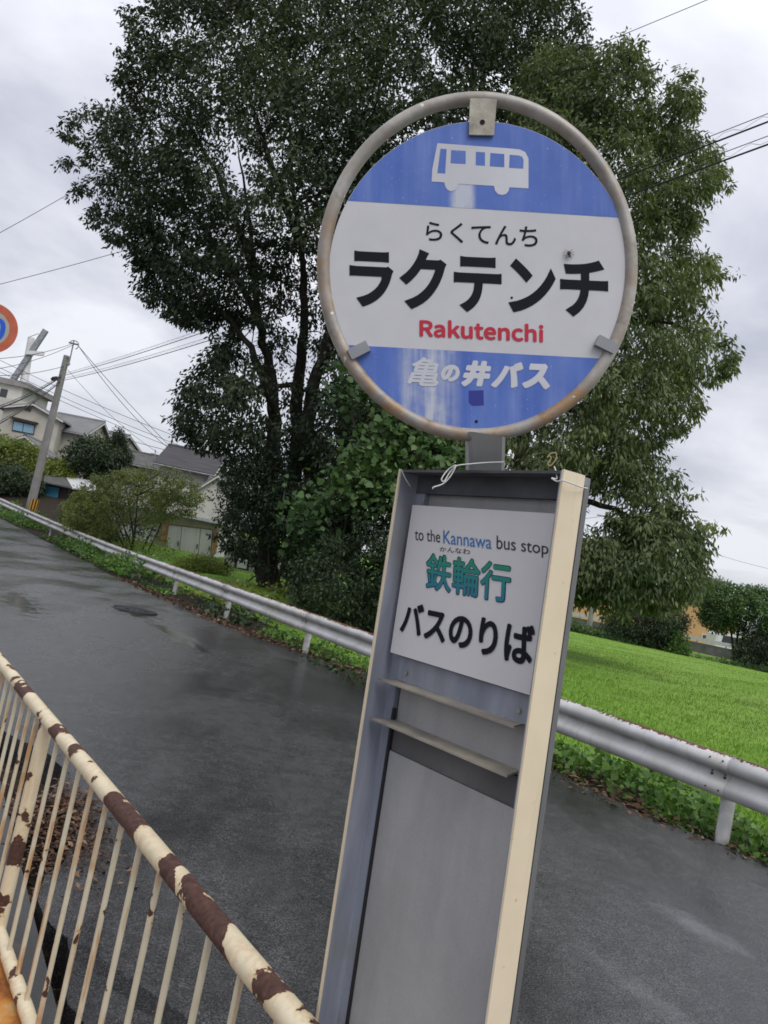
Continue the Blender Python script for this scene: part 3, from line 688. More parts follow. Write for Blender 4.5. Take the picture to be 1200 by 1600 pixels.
# lines across the disc
def y_up(x): return 314 + (x - 540) * (29.5 / 430.0)
def y_dn(x): return 538 + (x - 550) * (20.0 / 380.0)
def band(fn, top):
    m = MB(); an = np.linspace(0, 2 * math.pi, 361); pp = []
    for a in an:
        x, y = cx + (ra - .6) * math.cos(a), cy + (rb2 - .6) * math.sin(a)
        if (y < fn(x)) == top: pp.append((x, y))
    # order: start from the end after the gap
    gaps = [math.hypot(pp[i][0] - pp[i - 1][0], pp[i][1] - pp[i - 1][1]) for i in range(len(pp))]; g = int(np.argmax(gaps)); pp = pp[g:] + pp[:g]
    pp = [q for i, q in enumerate(pp) if i == 0 or q != pp[i - 1]]
    p3 = [disc(x, y, dtop, .0003) for x, y in pp]; m.poly(p3)
    if np.cross(p3[5] - p3[0], p3[40] - p3[0]) @ FW > 0: m.f = [f[::-1] for f in m.f]
    m.uv = [(((q - disc(cx, cy)) @ RT), ((q - disc(cx, cy)) @ UP)) for q in map(np.array, m.v)]
    return m.build('blue_band', M['blue'], plate_o)
band(y_up, True); band(y_dn, False)
za = lambda zx, zy: (480 + zx * .45, 130 + zy * .45)
on_d = lambda px, py: disc(px, py, dtop, .0007)
def QA(*pts): return [za(*p) for p in pts]
m = MB()
m.poly([on_d(*za(*q)) for q in [(452, 209), (700, 227), (738, 231), (757, 240), (768, 262), (768, 366), (702, 362), (699, 375), (690, 385), (676, 389), (662, 385), (652, 374), (648, 357), (524, 350), (520, 362), (512, 372), (498, 376), (486, 370), (479, 358), (476, 345), (432, 342), (434, 300)]])
m.build('bus_emblem', M['white_mark'], plate_o)
m = MB(); letter(m, '亀', QA((368, 950), (462, 955), (345, 1050), (455, 1054)), on_d, .0, .15, fat=.0011)
letter(m, 'の', QA((466, 976), (531, 979), (462, 1036), (528, 1038)), on_d, .0, .1, fat=.0021)
letter(m, '井', QA((545, 961), (640, 966), (532, 1053), (634, 1056)), on_d, .03, .12, fat=.0018)
letter(m, 'バ', QA((655, 966), (752, 969), (635, 1057), (745, 1060)), on_d, .03, .18, fat=.0018)
letter(m, 'ス', QA((760, 972), (838, 975), (742, 1060), (844, 1065)), on_d, .03, .1, fat=.0018)
m.build('lettering', M['white_mark'], plate_o)
on_d2 = lambda px, py: disc(px, py, dtop, .0010)
m = MB()
for w in ([(463, 228), (484, 230), (479, 314), (452, 312)], [(500, 233), (550, 236), (550, 281), (498, 278)], [(586, 239), (617, 241), (617, 287), (585, 285)], [(636, 243), (684, 247), (684, 292), (634, 289)], [(703, 249), (736, 252), (747, 257), (751, 268), (750, 297), (701, 294)]):
    m = MB(); m.poly([on_d2(*za(*q)) for q in w])
    m.uv = [(((q - disc(cx, cy)) @ RT) * 1, ((q - disc(cx, cy)) @ UP)) for q in map(np.array, m.v)]
    m.build('bus_window', M['blue'], plate_o)
m = MB(); letter(m, 'らくてんち', QA((412, 479), (800, 498), (412, 548), (800, 572)), on_d, .008)
m.build('lettering', M['ink'], plate_o)
m = MB(); letter(m, 'ラクテンチ', QA((147, 565), (1045, 608), (147, 776), (1045, 818)), on_d, .038); m.build('lettering', M['ink'], plate_o)
m = MB(); letter(m, 'Rakutenchi', QA((390, 818), (820, 838), (390, 880), (820, 901)), on_d, .0, fat=.0012, sans=True); m.build('lettering', M['red_ink'], plate_o)
m = MB(); m.poly([on_d(*za(*q)) for q in [(561, 1068), (612, 1066), (613, 1118), (573, 1120), (561, 1108)]]); m.build('sticker', M['navy'], plate_o)
m = MB()
for q, r in (((587, 1175), 5), ((710, 745), 4)):
    m = MB(); c = za(*q); m.poly([on_d(c[0] + r * .5 * math.cos(a), c[1] + r * .5 * math.sin(a)) for a in np.linspace(0, 6.283, 11)[:-1]])
    m.build('bolt_hole', M['ink'], plate_o)
# top bracket and two clips
br = MB(); bq = [(734, 152), (776, 153), (771, 214), (732, 213)]
br.poly([disc(x, y, dtop, .006) for x, y in bq], FW * .004)
bk = br.build('bracket', M['bracket'], stop)
m = MB(); c0 = (753, 194)
m.poly([disc(c0[0] + 4 * math.cos(a), c0[1] + 4 * math.sin(a), dtop, .0068) for a in np.linspace(0, 6.283, 13)[:-1]]); m.build('bolt_hole', M['ink'], bk)
for x, y, g in ((561, 549, -27), (945, 540, 27)):
    m = MB(); g = math.radians(g); w_, h_ = 16, 8.5
    pp = [(x + a * w_ * math.cos(g) - b * h_ * math.sin(g), y + a * w_ * math.sin(g) + b * h_ * math.cos(g)) for a, b in ((-1, -1), (1, -1), (1, 1), (-1, 1))]
    m.poly([disc(a, b, dtop, .011) for a, b in pp], FW * .012); m.build('clip', M['grey_metal'], stop)
# string tied round the head of the cabinet, dry tie behind it
def thread(name, pix, d, r, mat, label, cat='string'):
    p3 = [atd(x, y, dd) for (x, y), dd in zip(pix, d)]; cc = []
    for i in range(len(p3) - 1):
        a0, a1, a2, a3 = p3[max(i - 1, 0)], p3[i], p3[i + 1], p3[min(i + 2, len(p3) - 1)]
        for t in np.linspace(0, 1, 6)[:-1]:
            cc.append(.5 * ((2 * a1) + (-a0 + a2) * t + (2 * a0 - 5 * a1 + 4 * a2 - a3) * t * t + (-a0 + 3 * a1 - 3 * a2 + a3) * t ** 3))
    cc.append(p3[-1]); m = MB(); m.tube(cc, r, 6); return m.build(name, mat, None, label, cat, origin=p3[0])
dl, dr = 1.127 * KS, .89 * KS
thread('string', [(788, 722), (760, 723), (735, 725), (713, 728), (703, 738), (694, 752), (690, 748), (700, 734), (712, 727), (704, 744), (692, 756), (678, 761), (676, 764)], [1.19, 1.2, 1.2, 1.2, 1.2, 1.195, 1.195, 1.2, 1.195, 1.195, 1.195, 1.19, 1.19], .0011, M['string'], 'white string tied round the pole, loose ends over the cabinet top')
thread('string', [(866, 729), (869, 738), (870, 748), (862, 747), (870, 752), (880, 751), (895, 756), (908, 761), (918, 763)], [1.06, 1.055, 1.045, 1.045, 1.04, 1.028, 1.03, 1.045, 1.06], .0011, M['string'], 'white string knotted round the cream right edge of the cabinet')
thread('string', [(628, 735), (632, 745), (636, 752), (641, 760)], [1.305, 1.30, 1.30, 1.305], .0008, M['string'], 'short white thread at the left top corner of the cabinet')
thread('dry_tie', [(855, 715), (860, 709), (868, 708), (869, 716), (864, 724), (859, 728), (856, 724), (861, 716), (858, 712)], [1.10] * 9, .0009, M['web'], 'brown dry loop of tie hanging above the cabinet right corner')
# spider
sc_ = disc(888, 397, dtop, .004); m = MB()
for c, r in ((sc_, .0028), (sc_ - UP * .0048 + RT * .001, .0018)):
    n_ = 8; vs = []
    for i in range(5):
        for k in range(n_): 
            th = math.pi * (i + .5) / 5; ph = 2 * math.pi * k / n_
            vs.append(c + r * (math.sin(th) * math.cos(ph) * RT + math.cos(th) * UP * 1.3 + math.sin(th) * math.sin(ph) * FW))
    m.add(vs, [(i * n_ + k, i * n_ + (k + 1) % n_, (i + 1) * n_ + (k + 1) % n_, (i + 1) * n_ + k) for i in range(4) for k in range(n_)], True)
for sgn in (-1, 1):
    for k, g in enumerate((50, 15, -20, -55)):
        g = math.radians(g); e = sc_ + .009 * (sgn * math.cos(g) * RT + math.sin(g) * UP) + FW * .003; kn = sc_ + .005 * (sgn * math.cos(g) * RT + math.sin(g) * UP) - FW * .002
        m.tube([sc_, kn, e], .00035, 4)
m.build('spider', M['dark_wood'], None, 'tiny dark spider on the white face of the round sign', 'spider', origin=sc_)

# ---------------------------------------------------------------- GUARDRAIL
RN = 6.02
def rail_pt(s_, dn=0.0, z=0.0):
    return sn(s_, RN + float(road_off(s_)) + dn, float(road_z(s_)) + z)
gr = thing('guardrail', rail_pt(3.75), 'white corrugated steel guardrail with rusty top lip along the road', 'guardrail')
prof = [(.0, .352), (-.012, .35), (-.036, .338), (-.062, .318), (-.075, .292), (-.078, .27), (-.068, .245), (-.045, .222), (-.02, .204), (-.012, .19), (-.012, .165), (-.02, .15), (-.045, .132), (-.068, .108), (-.078, .083), (-.075, .06), (-.062, .034), (-.036, .014), (-.012, .002), (.0, .0)]
posts = [3.90 + 4.04 * k for k in range(-3, 13)]
JO = [a - .05 for a in posts]
for i in range(len(JO) - 1):
    a, b = JO[i], JO[i + 1] + .2; path = [rail_pt(t) for t in np.linspace(a, b, 9)]; ts = np.linspace(a, b, 9)
    lap = .004 * (i % 2)
    m = MB(); m.sweep(lambda k: [rail_pt(ts[k], x - lap, .357 + z * 1.0) for x, z in prof], path)
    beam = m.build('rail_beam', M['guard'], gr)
    sol = beam.modifiers.new('thickness', 'SOLIDIFY'); sol.thickness = .004; sol.offset = 1
    if i < 8:
        m = MB()
        for ds in (.04, .16):
            for zz in (.30, .165, .19, .06):
                c = rail_pt(JO[i] + ds, -.0135 - .006 if zz in (.165, .19) else -.083, .357 + zz)
                m = MB(); m.tube([c + NV * .004, c - NV * .006], .012 if zz in (.165,) else .007, 8)
                m.build('bolt', M['dark_wood'], beam)
for a in posts:
    m = MB(); q = rail_pt(a, .09); m.tube([q + np.array([0, 0, z]) for z in (-.25, .2, .45, .68)], .057, 14)
    m.box(rail_pt(a - .035, .0, .48), DV * .07, NV * .045, np.array([0, 0, .12])); m.build('post', M['post_white'], gr)

# ---------------------------------------------------------------- FOLIAGE
def inside(poly, x, y):
    poly = np.asarray(poly, float); r = np.zeros(len(x), bool); j = len(poly) - 1
    for i in range(len(poly)):
        xi, yi = poly[i]; xj, yj = poly[j]
        c = ((yi > y) != (yj > y)) & (x < (xj - xi) * (y - yi) / (yj - yi + 1e-9) + xi); r ^= c; j = i
    return r
def edge_dist(poly, x, y):
    poly = np.asarray(poly, float); d = np.full(len(x), 1e9)
    for i in range(len(poly)):
        a, b = poly[i - 1], poly[i]; ab = b - a; t = np.clip(((x - a[0]) * ab[0] + (y - a[1]) * ab[1]) / (ab @ ab + 1e-9), 0, 1)
        d = np.minimum(d, np.hypot(x - a[0] - t * ab[0], y - a[1] - t * ab[1]))
    return d
def many(px, py, Y):
    r = FW + ((px - 600) / FPX)[:, None] * RT + ((800 - py) / FPX)[:, None] * UP
    return CAM + r * (Y / r[:, 1])[:, None]
def field3(p, rng, f):
    o = np.zeros(len(p))
    for k in range(7):
        d = rng.normal(0, 1, 3) * f; o += np.sin(p @ d + rng.uniform(0, 6.3))
    return o / 2.6
def clumps(poly, Y, thick, count, seed, gap=-.9, gf=.9, inset=0):
    """centres of leaf sprays filling a crown of real depth whose outline is poly"""
    rng = np.random.default_rng(seed); poly = np.asarray(poly, float); lo, hi = poly.min(0), poly.max(0); out = []
    while sum(map(len, out)) < count:
        x = rng.uniform(lo[0], hi[0], 4000); y = rng.uniform(lo[1], hi[1], 4000); k = inside(poly, x, y); x, y = x[k], y[k]
        d = edge_dist(poly, x, y); k = d > inset; x, y, d = x[k], y[k], d[k]
        half = np.minimum(thick, .25 + 1.0 * np.sqrt(np.maximum(d, 0) * Y / 1200 * thick))
        u = rng.uniform(-1, 1, len(x)); u = np.sign(u) * np.abs(u) ** .6
        p = many(x, y, Y + u * half); g = field3(p, np.random.default_rng(seed + 7), gf); out.append(p[g > gap])
    return np.concatenate(out)[:count]
def leaves_on(C_, per, spread, size, aspect, seed, droop=.6, flat_=.7, centre=None, rndbias=0.0, tone=.16):
    """diamond leaves, folded along the midrib, sprayed round clump centres"""
    rng = np.random.default_rng(seed); N = len(C_) * per; idx = np.repeat(np.arange(len(C_)), per)
    o = rng.normal(0, 1, (N, 3)); o /= (np.linalg.norm(o, axis=1, keepdims=True) + 1e-9); o *= (rng.uniform(0, 1, (N, 1)) ** .45) * spread; o[:, 2] *= flat_
    sc_ = rng.uniform(.55, 1.25, (len(C_), 1))[idx]; p = C_[idx] + o * sc_
    out = o.copy()
    if centre is not None: out = out + .25 * (p - centre) / (np.linalg.norm(p - centre, axis=1, keepdims=True) + 1e-9) * spread
    ax = out / (np.linalg.norm(out, axis=1, keepdims=True) + 1e-9) * .7 + rng.normal(0, .45, (N, 3)); ax[:, 2] -= droop
    ax /= np.linalg.norm(ax, axis=1, keepdims=True) + 1e-9
    nrm = rng.normal(0, .55, (N, 3)); nrm[:, 2] += 1.0
    sd = np.cross(ax, nrm); sd /= np.linalg.norm(sd, axis=1, keepdims=True) + 1e-9; nn_ = np.cross(sd, ax)
    L = size * rng.uniform(.65, 1.3, (N, 1)); Wd = L * aspect * rng.uniform(.8, 1.2, (N, 1)) * .5
    mid = p + ax * L * .42 - nn_ * Wd * .35
    V = np.stack([p, mid + sd * Wd, p + ax * L - nn_ * L * .10, mid - sd * Wd], 1)
    tn = tone * field3(C_, np.random.default_rng(seed + 3), 1.1) + tone * .8 * field3(C_, np.random.default_rng(seed + 4), .45)
    r = np.clip(rng.beta(2, 3, N) * .6 + rng.uniform(0, .3, len(C_))[idx] + tn[idx] + .05 + rndbias, 0, 1)
    return V, r
def fringe(poly, Y, thick, count, seed, reach=26):
    """twigs that stick out of a crown's edge: rows of small leaf sprays"""
    rng = np.random.default_rng(seed); poly = np.asarray(poly, float); n = len(poly); L = np.array([np.hypot(*(poly[(i + 1) % n] - poly[i])) for i in range(n)]); cen = poly.mean(0); out = []
    for _ in range(count):
        i = rng.choice(n, p=L / L.sum()); a, b = poly[i], poly[(i + 1) % n]; q = a + (b - a) * rng.uniform(); t = (b - a) / (L[i] + 1e-9); nr_ = np.array([t[1], -t[0]])
        if inside(poly, np.array([q[0] + nr_[0] * 4]), np.array([q[1] + nr_[1] * 4]))[0]: nr_ = -nr_
        d = nr_ + rng.normal(0, .5, 2); d /= np.hypot(*d); ln = reach * rng.uniform(.2, 1) ** 1.5; yy = Y + rng.uniform(-.5, .5) * thick
        for f in (-.4, 0, .5, 1.0): out.append(aty(q[0] + d[0] * ln * f, q[1] + d[1] * ln * f, yy))
    return np.array(out)
def round_leaves(p, size, seed, droop=.5, out=None, wild=.7):
    """broad lobed leaves: six-cornered faces"""
    rng = np.random.default_rng(seed); N = len(p); ax = rng.normal(0, wild, (N, 3)); ax[:, 2] -= droop
    if out is not None: ax += out
    ax /= np.linalg.norm(ax, axis=1, keepdims=True); nrm = rng.normal(0, .72 * wild, (N, 3)); nrm[:, 2] += .8; nrm[:, 1] -= .4
    sd = np.cross(ax, nrm); sd /= np.linalg.norm(sd, axis=1, keepdims=True) + 1e-9; nn_ = np.cross(sd, ax)
    L = size * (.4 + 1.1 * rng.beta(2, 2.4, (N, 1))); shape = [(0, 0), (.5, .12), (.52, .5), (.25, .72), (0, 1.05), (-.25, .72), (-.52, .5), (-.5, .12)]
    V = np.stack([p + ax * L * b + sd * L * a * .9 - nn_ * L * (.28 * abs(a) + .12 * b * b) for a, b in shape], 1)
    return V, np.clip(rng.beta(2, 2.6, N), 0, 1)
def limb_mesh(mb, pts, r0, r1, n=8, wobble=0.0, seed=0):
    pts = [np.asarray(p, float) for p in pts]; cc = []; rng = np.random.default_rng(seed)
    for i in range(len(pts) - 1):
        a0, a1, a2, a3 = pts[max(i - 1, 0)], pts[i], pts[i + 1], pts[min(i + 2, len(pts) - 1)]
        for t in np.linspace(0, 1, 5)[:-1]:
            cc.append(.5 * ((2 * a1) + (-a0 + a2) * t + (2 * a0 - 5 * a1 + 4 * a2 - a3) * t * t + (-a0 + 3 * a1 - 3 * a2 + a3) * t ** 3) + rng.normal(0, wobble, 3))
    cc.append(pts[-1]); m_ = len(cc); mb.tube(cc, [r0 + (r1 - r0) * (i / (m_ - 1)) ** .8 for i in range(m_)], n, False); return cc
def branch_out(mb, skel, C_, count, seed, r=.03):
    rng = np.random.default_rng(seed); S_ = np.array(skel); pick = rng.choice(len(C_), min(count, len(C_)), replace=False)
    for i in pick:
        c = C_[i]; d = np.linalg.norm(S_ - c, axis=1) + .55 * np.maximum(0, S_[:, 2] - c[2]); j = int(np.argmin(d + rng.uniform(0, .8, len(d)))); a = S_[j]
        ln = np.linalg.norm(c - a)
        if ln < .4 or ln > 7: continue
        mid = a * .5 + c * .5 + np.array([0, 0, .12 * ln]) + rng.normal(0, .06 * ln, 3)
        limb_mesh(mb, [a, mid, c], r * min(1.6, .5 + ln * .25), .008, 5)

# ---- the big dark tree
YB = 24.0
tree_poly = [(262, -60), (205, 28), (208, 75), (190, 128), (218, 168), (170, 176), (126, 178), (97, 226), (122, 285), (152, 335), (165, 366), (212, 384), (226, 430), (240, 474), (292, 506), (352, 500), (372, 520), (330, 556), (288, 612), (282, 668), (318, 702), (362, 712), (372, 772), (350, 850), (420, 885), (520, 880), (640, 700), (760, 600), (860, 420), (905, 240), (930, 120), (905, 40), (880, -60)]
bt = thing('tree', (aty(420, 925, YB)[0], YB, aty(420, 925, YB)[2]), 'tall dark evergreen tree with several trunks and a huge spreading crown', 'tree')
Cb = clumps(tree_poly, YB, 4.6, 3100, 41, gap=-.72, gf=.8)
def thin_out(C_, poly, keep, seed):
    d = (C_ - CAM); w_ = d @ FW; x = 600 + FPX * (d @ RT) / w_; y = 800 - FPX * (d @ UP) / w_
    return C_[~inside(poly, x, y) | (np.random.default_rng(seed).uniform(0, 1, len(C_)) < keep)]
Cb = thin_out(Cb, [(372, 505), (440, 480), (520, 500), (535, 600), (480, 655), (408, 640), (372, 570)], .28, 1)
Cb = thin_out(Cb, [(420, 640), (500, 640), (500, 745), (436, 745)], .4, 2)
Cb = thin_out(Cb, [(330, 190), (420, 150), (430, 270), (380, 300), (330, 260)], .6, 3)
lim = MB(); skel = []
A_ = lambda x, y, dy=0: aty(x, y, YB + dy)
lines = [([(418, 945), (420, 880), (421, 800), (421, 758), (428, 660), (424, 590), (408, 520), (398, 440), (390, 340), (372, 230)], .42, .09, 0),
         ([(470, 940), (468, 850), (463, 750), (463, 640), (470, 560), (476, 480), (470, 380), (455, 270), (450, 150)], .38, .08, .8),
         ([(520, 940), (500, 820), (482, 690), (488, 610), (512, 540), (535, 440), (560, 320), (585, 180), (600, 60)], .36, .08, -.6),
         ([(560, 940), (545, 800), (540, 680), (560, 560), (620, 430), (690, 300), (740, 180)], .32, .08, 1.2),
         ([(428, 640), (398, 560), (360, 500), (300, 440), (235, 380)], .16, .03, -1.2), ([(405, 500), (350, 400), (290, 320), (190, 260)], .14, .03, 1.5),
         ([(398, 430), (350, 300), (300, 200), (250, 110)], .13, .03, -1.5), ([(463, 600), (380, 610), (330, 640)], .1, .03, -1.0),
         ([(470, 380), (420, 250), (380, 120), (350, 20)], .14, .03, -1.8), ([(535, 440), (600, 330), (690, 200), (760, 90)], .15, .03, -2), ([(560, 320), (560, 180), (520, 60)], .12, .03, -2.2),
         ([(690, 300), (780, 260), (850, 180)], .1, .03, 1)]
for k, (pp, r0, r1, dy) in enumerate(lines):
    skel += limb_mesh(lim, [A_(x, y, dy * (1 if i else (.35 if k > 3 else 1))) for i, (x, y) in enumerate(pp)], r0, r1 * .2, 9, .03, k)
branch_out(lim, skel, Cb, 560, 5, .028)
lim.build('trunk', M['bark'], bt)
V, r = leaves_on(Cb, 70, .55, .17, .42, 42, droop=.65, flat_=.75, centre=A_(470, 350))
Fb = fringe(tree_poly, YB, 4.6, 240, 44); V2_, r2 = leaves_on(Fb, 13, .17, .16, .42, 45, droop=.6); V = np.concatenate([V, V2_]); r = np.concatenate([r, r2])
quads_mesh('crown', V, r, M['dark_leaf'], bt)

# ---- lighter tree on the right
YL = 20.5
light_poly = [(700, 330), (800, 160), (870, 70), (905, 90), (918, 128), (940, 96), (972, 60), (1004, 92), (1012, 134), (1000, 168), (1032, 172), (1060, 140), (1072, 112), (1086, 148), (1074, 186), (1066, 210), (1098, 222), (1128, 266), (1108, 300), (1070, 318), (1082, 352), (1062, 388), (1112, 404), (1130, 462), (1104, 486), (1088, 498), (1120, 520), (1146, 552), (1128, 586), (1092, 606), (1080, 640), (1076, 668), (1034, 676), (1012, 700), (1030, 735), (1075, 770), (1126, 806), (1118, 826), (1070, 812), (1040, 790), (1000, 775), (950, 765), (900, 770), (860, 800), (700, 780), (640, 600)]
light_low = [(860, 800), (905, 838), (945, 850), (960, 812), (1000, 805), (1040, 815), (1085, 830), (1100, 850), (1084, 876), (1094, 898), (1084, 925), (1062, 938), (1010, 948), (950, 946), (905, 930), (850, 930), (800, 900)]
tb = aty(790, 1035, YL)
lt = thing('tree', (tb[0], YL, tb[2]), 'light green drooping tree with long leaves behind the bus stop sign', 'tree')
Cl = np.concatenate([clumps(light_poly, YL, 2.6, 1500, 51, gap=-.55, gf=1.1), clumps(light_low, YL - .5, 1.6, 400, 52, gap=-.7, gf=1.5)])
lim = MB(); skel = []; A_ = lambda x, y, dy=0: aty(x, y, YL + dy)
for k, (pp, r0, r1, dy) in enumerate([([(790, 1060), (800, 900), (812, 740), (830, 560), (860, 400), (880, 260), (900, 150)], .30, .06, 0),
        ([(806, 760), (870, 768), (914, 782), (960, 796), (996, 813), (1040, 800), (1090, 800)], .13, .02, -.4), ([(800, 860), (870, 846), (910, 843), (935, 858), (950, 885), (970, 930)], .08, .02, -.6),
        ([(960, 796), (985, 830), (990, 870)], .05, .02, -.4), ([(830, 560), (920, 520), (1010, 500), (1090, 520)], .12, .02, -.5), ([(860, 400), (950, 360), (1040, 300), (1090, 260)], .11, .02, -.3),
        ([(880, 260), (950, 190), (1000, 120)], .08, .02, .3), ([(820, 640), (920, 640), (1020, 620), (1090, 590)], .1, .02, .5), ([(830, 560), (760, 430), (740, 300)], .12, .03, .6), ([(996, 813), (1020, 770), (1050, 765)], .05, .015, -.4)]):
    skel += limb_mesh(lim, [A_(x, y, dy) for x, y in pp], r0, r1, 8, .02, 30 + k)
branch_out(lim, skel, Cl, 260, 6, .022)
lim.build('trunk', M['bark'], lt)
V, r = leaves_on(Cl, 64, .46, .18, .32, 53, droop=.95, flat_=.8, centre=A_(860, 450))
Fl = np.concatenate([fringe(light_poly, YL, 2.6, 170, 54, 30), fringe(light_low, YL - .5, 1.6, 60, 55)]); V2_, r2 = leaves_on(Fl, 13, .16, .17, .32, 56, droop=.8); V = np.concatenate([V, V2_]); r = np.concatenate([r, r2])
quads_mesh('crown', V, r, M['light_leaf'], lt)

# ---- shrubs and smaller trees
def plant(name, poly, Y, thick, n, per, spread, size, aspect, mat, label, cat, seed, base, stems=4, group=None, gap=-1.1, gf=1.2, droop=.35, bark='thin_bark', r0=.05, branches=40, stem_name='stem', crown='foliage', flat_=.8):
    bp = aty(base[0], base[1], Y); bp[2] = min(bp[2], float(ground_z(bp[0], bp[1])) + .05)
    t = thing(name, bp, label, cat, group); C_ = clumps(poly, Y, thick, n, seed, gap, gf); rng = np.random.default_rng(seed); m = MB(); sk = []
    cen = C_.mean(0)
    for k in range(stems):
        top = C_[rng.integers(len(C_))] * .6 + cen * .4; b = bp + np.array([rng.normal(0, .08 * stems ** .5), rng.normal(0, .08), -.1])
        sk += limb_mesh(m, [b, b * .55 + top * .45 + rng.normal(0, .12, 3), top], r0, r0 * .3, 6, .01, seed + k)
    branch_out(m, sk, C_, branches, seed, r0 * .4); m.build(stem_name, M[bark], t)
    V, r = leaves_on(C_, per, spread, size, aspect, seed + 1, droop=droop, flat_=flat_); quads_mesh(crown, V, r, M[mat], t)
    return t
plant('shrub', [(338, 760), (372, 716), (430, 690), (500, 700), (520, 760), (520, 860), (480, 915), (455, 935), (445, 870), (400, 850), (372, 860), (345, 830)], 22.6, 1.5, 330, 60, .34, .11, .42, 'shrub_leaf', 'dark evergreen shrub round the foot of the tall tree trunk', 'shrub', 61, (440, 930), 5)
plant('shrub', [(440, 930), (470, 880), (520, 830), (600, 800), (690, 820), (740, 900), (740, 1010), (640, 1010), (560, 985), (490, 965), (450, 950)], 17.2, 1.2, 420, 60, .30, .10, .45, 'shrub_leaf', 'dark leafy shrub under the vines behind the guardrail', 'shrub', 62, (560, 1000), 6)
# vine covered mass
kp = [(512, 640), (528, 600), (545, 570), (562, 596), (600, 612), (660, 640), (725, 690), (740, 760), (700, 860), (640, 900), (600, 930), (555, 925), (520, 880), (470, 850), (452, 800), (478, 760), (505, 740), (498, 690)]
kz = thing('kudzu_vine', aty(600, 1000, 17.5), 'bright green broad leaved vine climbing over the dark shrubs', 'vine')
rng = np.random.default_rng(71); Ck = clumps(kp, 18.0, .95, 400, 72, gap=-.25, gf=1.1)
front = Ck.copy(); idx = np.repeat(np.arange(len(front)), 12); pk = front[idx] + rng.normal(0, .25, (len(idx), 3))
V, r = round_leaves(pk, .15, 73, .55, np.array([0, -.3, 0]), 1.0); r = np.clip(r * .75 + .18 * field3(front, np.random.default_rng(74), 1.6)[idx] + .12, 0, 1); quads_mesh('foliage', V, r, M['kudzu_leaf'], kz, 8)
m = MB(); sk = []
for k in range(7): sk += limb_mesh(m, [aty(560 + 20 * k, 1000, 17.6), aty(540 + 22 * k, 860, 17.9), aty(560 + 16 * k, 700, 18.1)], .03, .01, 5, .05, k)
branch_out(m, sk, Ck, 80, 9, .015); m.build('stem', M['thin_bark'], kz)
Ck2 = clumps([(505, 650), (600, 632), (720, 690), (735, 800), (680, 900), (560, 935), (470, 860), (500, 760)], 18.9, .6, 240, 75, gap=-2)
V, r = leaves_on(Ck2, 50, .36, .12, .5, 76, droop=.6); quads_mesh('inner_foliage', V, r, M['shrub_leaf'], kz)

plant('small_tree', [(92, 800), (110, 770), (150, 745), (190, 735), (235, 728), (275, 735), (312, 752), (322, 778), (300, 805), (268, 812), (240, 822), (200, 812), (175, 830), (150, 860), (118, 840), (98, 825)], 31.5, 1.6, 380, 50, .28, .12, .42, 'olive_leaf', 'olive green spreading small tree with many thin bare stems behind the guardrail', 'tree', 81, (206, 890), 9, gap=-.7, gf=1.6, r0=.05, branches=120, stem_name='trunk', crown='crown')
plant('small_tree', [(96, 800), (120, 780), (165, 790), (185, 830), (175, 868), (140, 862), (110, 840)], 33.5, 1.2, 230, 54, .32, .12, .45, 'olive_leaf', 'low brownish olive bush left of the many stemmed small tree', 'bush', 82, (150, 870), 5, gap=-1, branches=40, stem_name='trunk', crown='crown')
plant('evergreen_tree', [(98, 712), (120, 690), (150, 684), (180, 695), (200, 715), (198, 738), (165, 745), (125, 740), (100, 730)], 49, 2.2, 220, 46, .5, .2, .5, 'shrub_leaf', 'rounded dark evergreen tree in front of the cream tiled house', 'tree', 83, (150, 775), 3, r0=.12, stem_name='trunk', crown='crown')
plant('conifer', [(186, 665), (192, 675), (195, 690), (203, 712), (200, 728), (178, 722), (172, 700), (178, 682), (183, 672)], 50, .9, 150, 40, .35, .18, .3, 'shrub_leaf', 'pointed dark conifer rising beside the rounded evergreen tree', 'tree', 84, (188, 770), 1, r0=.12, droop=.1, stem_name='trunk', crown='crown')
plant('bush', [(-40, 690), (0, 676), (30, 690), (60, 700), (72, 725), (66, 748), (40, 752), (0, 735), (-40, 735)], 50, 1.6, 200, 44, .5, .2, .45, 'yellow_leaf', 'yellow green bush below the cream house on the left', 'bush', 85, (30, 775), 4)
plant('bush', [(-40, 742), (0, 726), (28, 728), (52, 745), (68, 762), (64, 776), (20, 776), (-40, 768)], 45.4, 1.2, 170, 46, .4, .16, .5, 'shrub_leaf', 'dark glossy bush overhanging the grey retaining wall', 'bush', 86, (30, 785), 4)
plant('bush', [(66, 748), (80, 720), (100, 722), (120, 740), (125, 765), (100, 748), (74, 760)], 48.5, 1.2, 120, 44, .42, .18, .45, 'yellow_leaf', 'yellow green bush above the low dark roofed shed', 'bush', 87, (95, 775), 3)
plant('bush', [(150, 760), (190, 748), (245, 740), (262, 780), (250, 830), (205, 860), (160, 850), (140, 800)], 35.0, .6, 60, 50, .36, .13, .5, 'shrub_leaf', 'dark bush filling the space behind the many stemmed small tree', 'bush', 89, (200, 880), 4)
plant('bush', [(240, 905), (262, 892), (285, 876), (310, 868), (340, 874), (362, 890), (345, 912), (300, 906), (262, 902)], 26.5, .9, 170, 50, .26, .10, .38, 'yellow_leaf', 'bright yellow green weedy bush before the white storehouse doors', 'bush', 88, (300, 912), 6, r0=.015, droop=.1)

